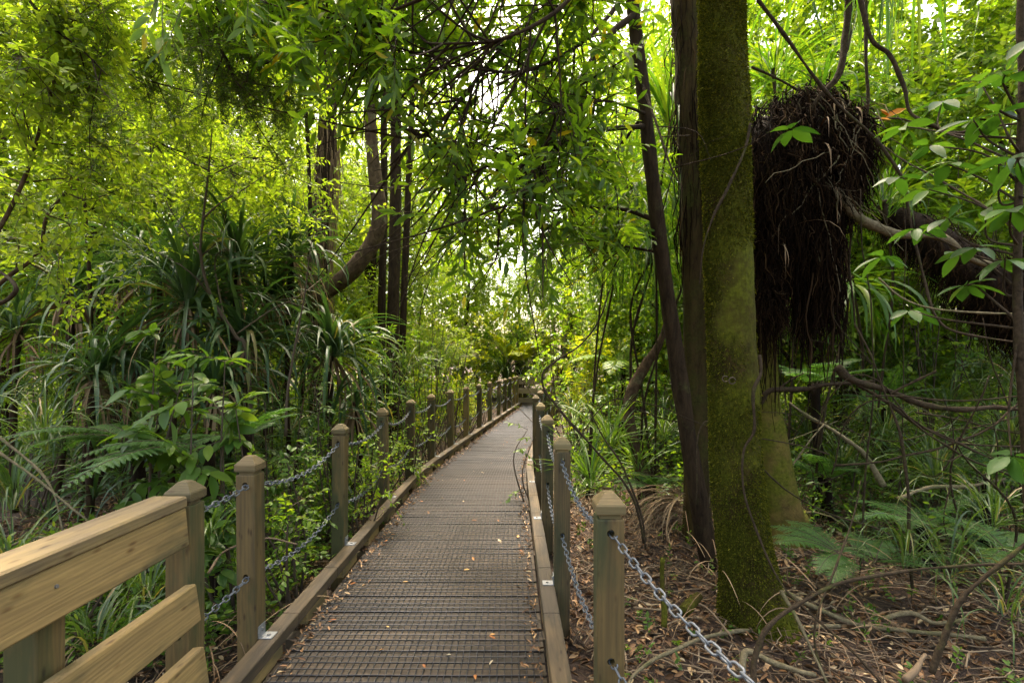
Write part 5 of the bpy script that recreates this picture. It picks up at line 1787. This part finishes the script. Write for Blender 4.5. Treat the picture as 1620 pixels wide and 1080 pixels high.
# undergrowth: countless seedlings and low plants
def under(n, xr, yr, h, ll, lw, mt_, K=9, test=None):
    x = R.uniform(*xr, n)
    y = R.uniform(*yr, n)
    ok = off_path(x, y, .3 + np.clip((y - 5.5) / 3.0, 0, 1) * h * .55)
    if test is not None:
        ok &= test(x, y)
    ok &= sn(np.stack([x, y, 0 * x], -1), 1.1, 5) > -.75
    x, y = x[ok], y[ok]
    B = np.stack([x, y, gz(x, y)], -1)
    D = R.normal(size=B.shape) * .45 + UP
    spray(ug, B, D, h * R.uniform(.4, 1.2, len(B)), K, ll, lw, OVATE if ll < .07 else DIAM, .2, 1.1, .12, .35, m=mt_, wm=3, tr=.0025, start=.3)


ug = MB()
under(2200, (-3.6, -1.35), (2.6, 6.5), .45, .055, .026, 0)
under(500, (-3.2, -1.35), (3.0, 7), .6, .06, .028, 1)
under(2600, (-9, -1.2), (4.5, 10), .9, .075, .034, 0)
under(4200, (-13, .3), (8, 18), 1.3, .10, .048, 1)
under(1000, (.5, 8), (4.9, 10), .7, .075, .034, 0)
under(1500, (.5, 9), (5.5, 10), .9, .075, .036, 1)
under(4200, (.6, 14), (8, 18), 1.4, .10, .048, 1)
under(900, (-3, 5), (9, 17), 1.2, .10, .048, 2)
under(150, (.6, 3.5), (2.2, 5), .18, .035, .018, 0)
under(420, (2.6, 6.5), (3.8, 6.5), .7, .06, .026, 0)
n = 500
tag(ug.build('undergrowth', [M['mid'], M['bright'], M['lime'], M['twig']]), 'low green seedlings and ground plants covering the forest floor', 'undergrowth', kind='stuff')

gr = MB()
for k in range(420):
    x, y = R.uniform(-10, 11), R.uniform(4, 16)
    if not off_path(x, y, .35) or (-1 < x < 2.3 and y < 5):
        continue
    straps(gr, (x, y, float(gz(x, y))), 16, R.uniform(.4, .8), .014, (.6, 1.5), (.8, 2.2), seg=5)
for k in range(40):
    x, y = R.uniform(2.6, 5.5), R.uniform(3.6, 5.5)
    straps(gr, (x, y, float(gz(x, y))), 14, R.uniform(.3, .6), .010, (.6, 1.5), (.8, 2.2), seg=6)
tag(gr.build('grass', M['sedge']), 'scattered grass and sedge over the shaded floor', 'grass', kind='stuff')

ff = MB()


def wall(n, xr, yr, hf, ll, lw, m, zlo=0.0):
    x = R.uniform(*xr, n)
    y = R.uniform(*yr, n)
    h = hf(x, y)
    z = zlo + R.uniform(0, 1, n) * h
    B = np.stack([x, y, z], -1)
    den = sn(B, .55, 6) + .5 * sn(B, 1.5, 7)
    ok = den > -.55
    B = B[ok]
    spray(ff, B, R.normal(size=B.shape), .8 * R.uniform(.6, 1.2, len(B)), 12, ll, lw, DIAM, .2, .9, .15, .5, m=m, wm=3, tr=.006)


def hprof(x, y):
    s = x / y
    gap = np.exp(-((s + .05) / .085) ** 2)
    return 18 - 9 * gap


wall(8200, (-27, 29), (19, 26), hprof, .3, .14, 0)
wall(5600, (-27, 29), (19, 26), hprof, .3, .14, 1)
wall(1500, (-14, 16), (18, 22), lambda x, y: 3.4 + 0 * x, .2, .1, 2)
fo = ff.build('distant_forest', [M['yellow'], M['bright'], M['lime'], M['twig']])  # leaf colours chosen lighter, so sunlight on the far wood is put into them
tag(fo, 'bright sunlit wall of far-off forest closing the view', 'forest', kind='stuff')
tr_ = MB()
for k in range(46):
    x = R.uniform(-26, 28)
    y = R.uniform(18, 26)
    if abs(x / y + .05) < .12:
        continue
    q = cat([[x, y, -.2], [x + R.normal() * .4, y, 4], [x + R.normal() * .8, y, 11]], 4)
    tube(tr_, q, np.linspace(R.uniform(.12, .3), .06, len(q)), 7, 0, .08, 3)
tag(tr_.build('trunk', M['bark'], fo), kind='stuff')
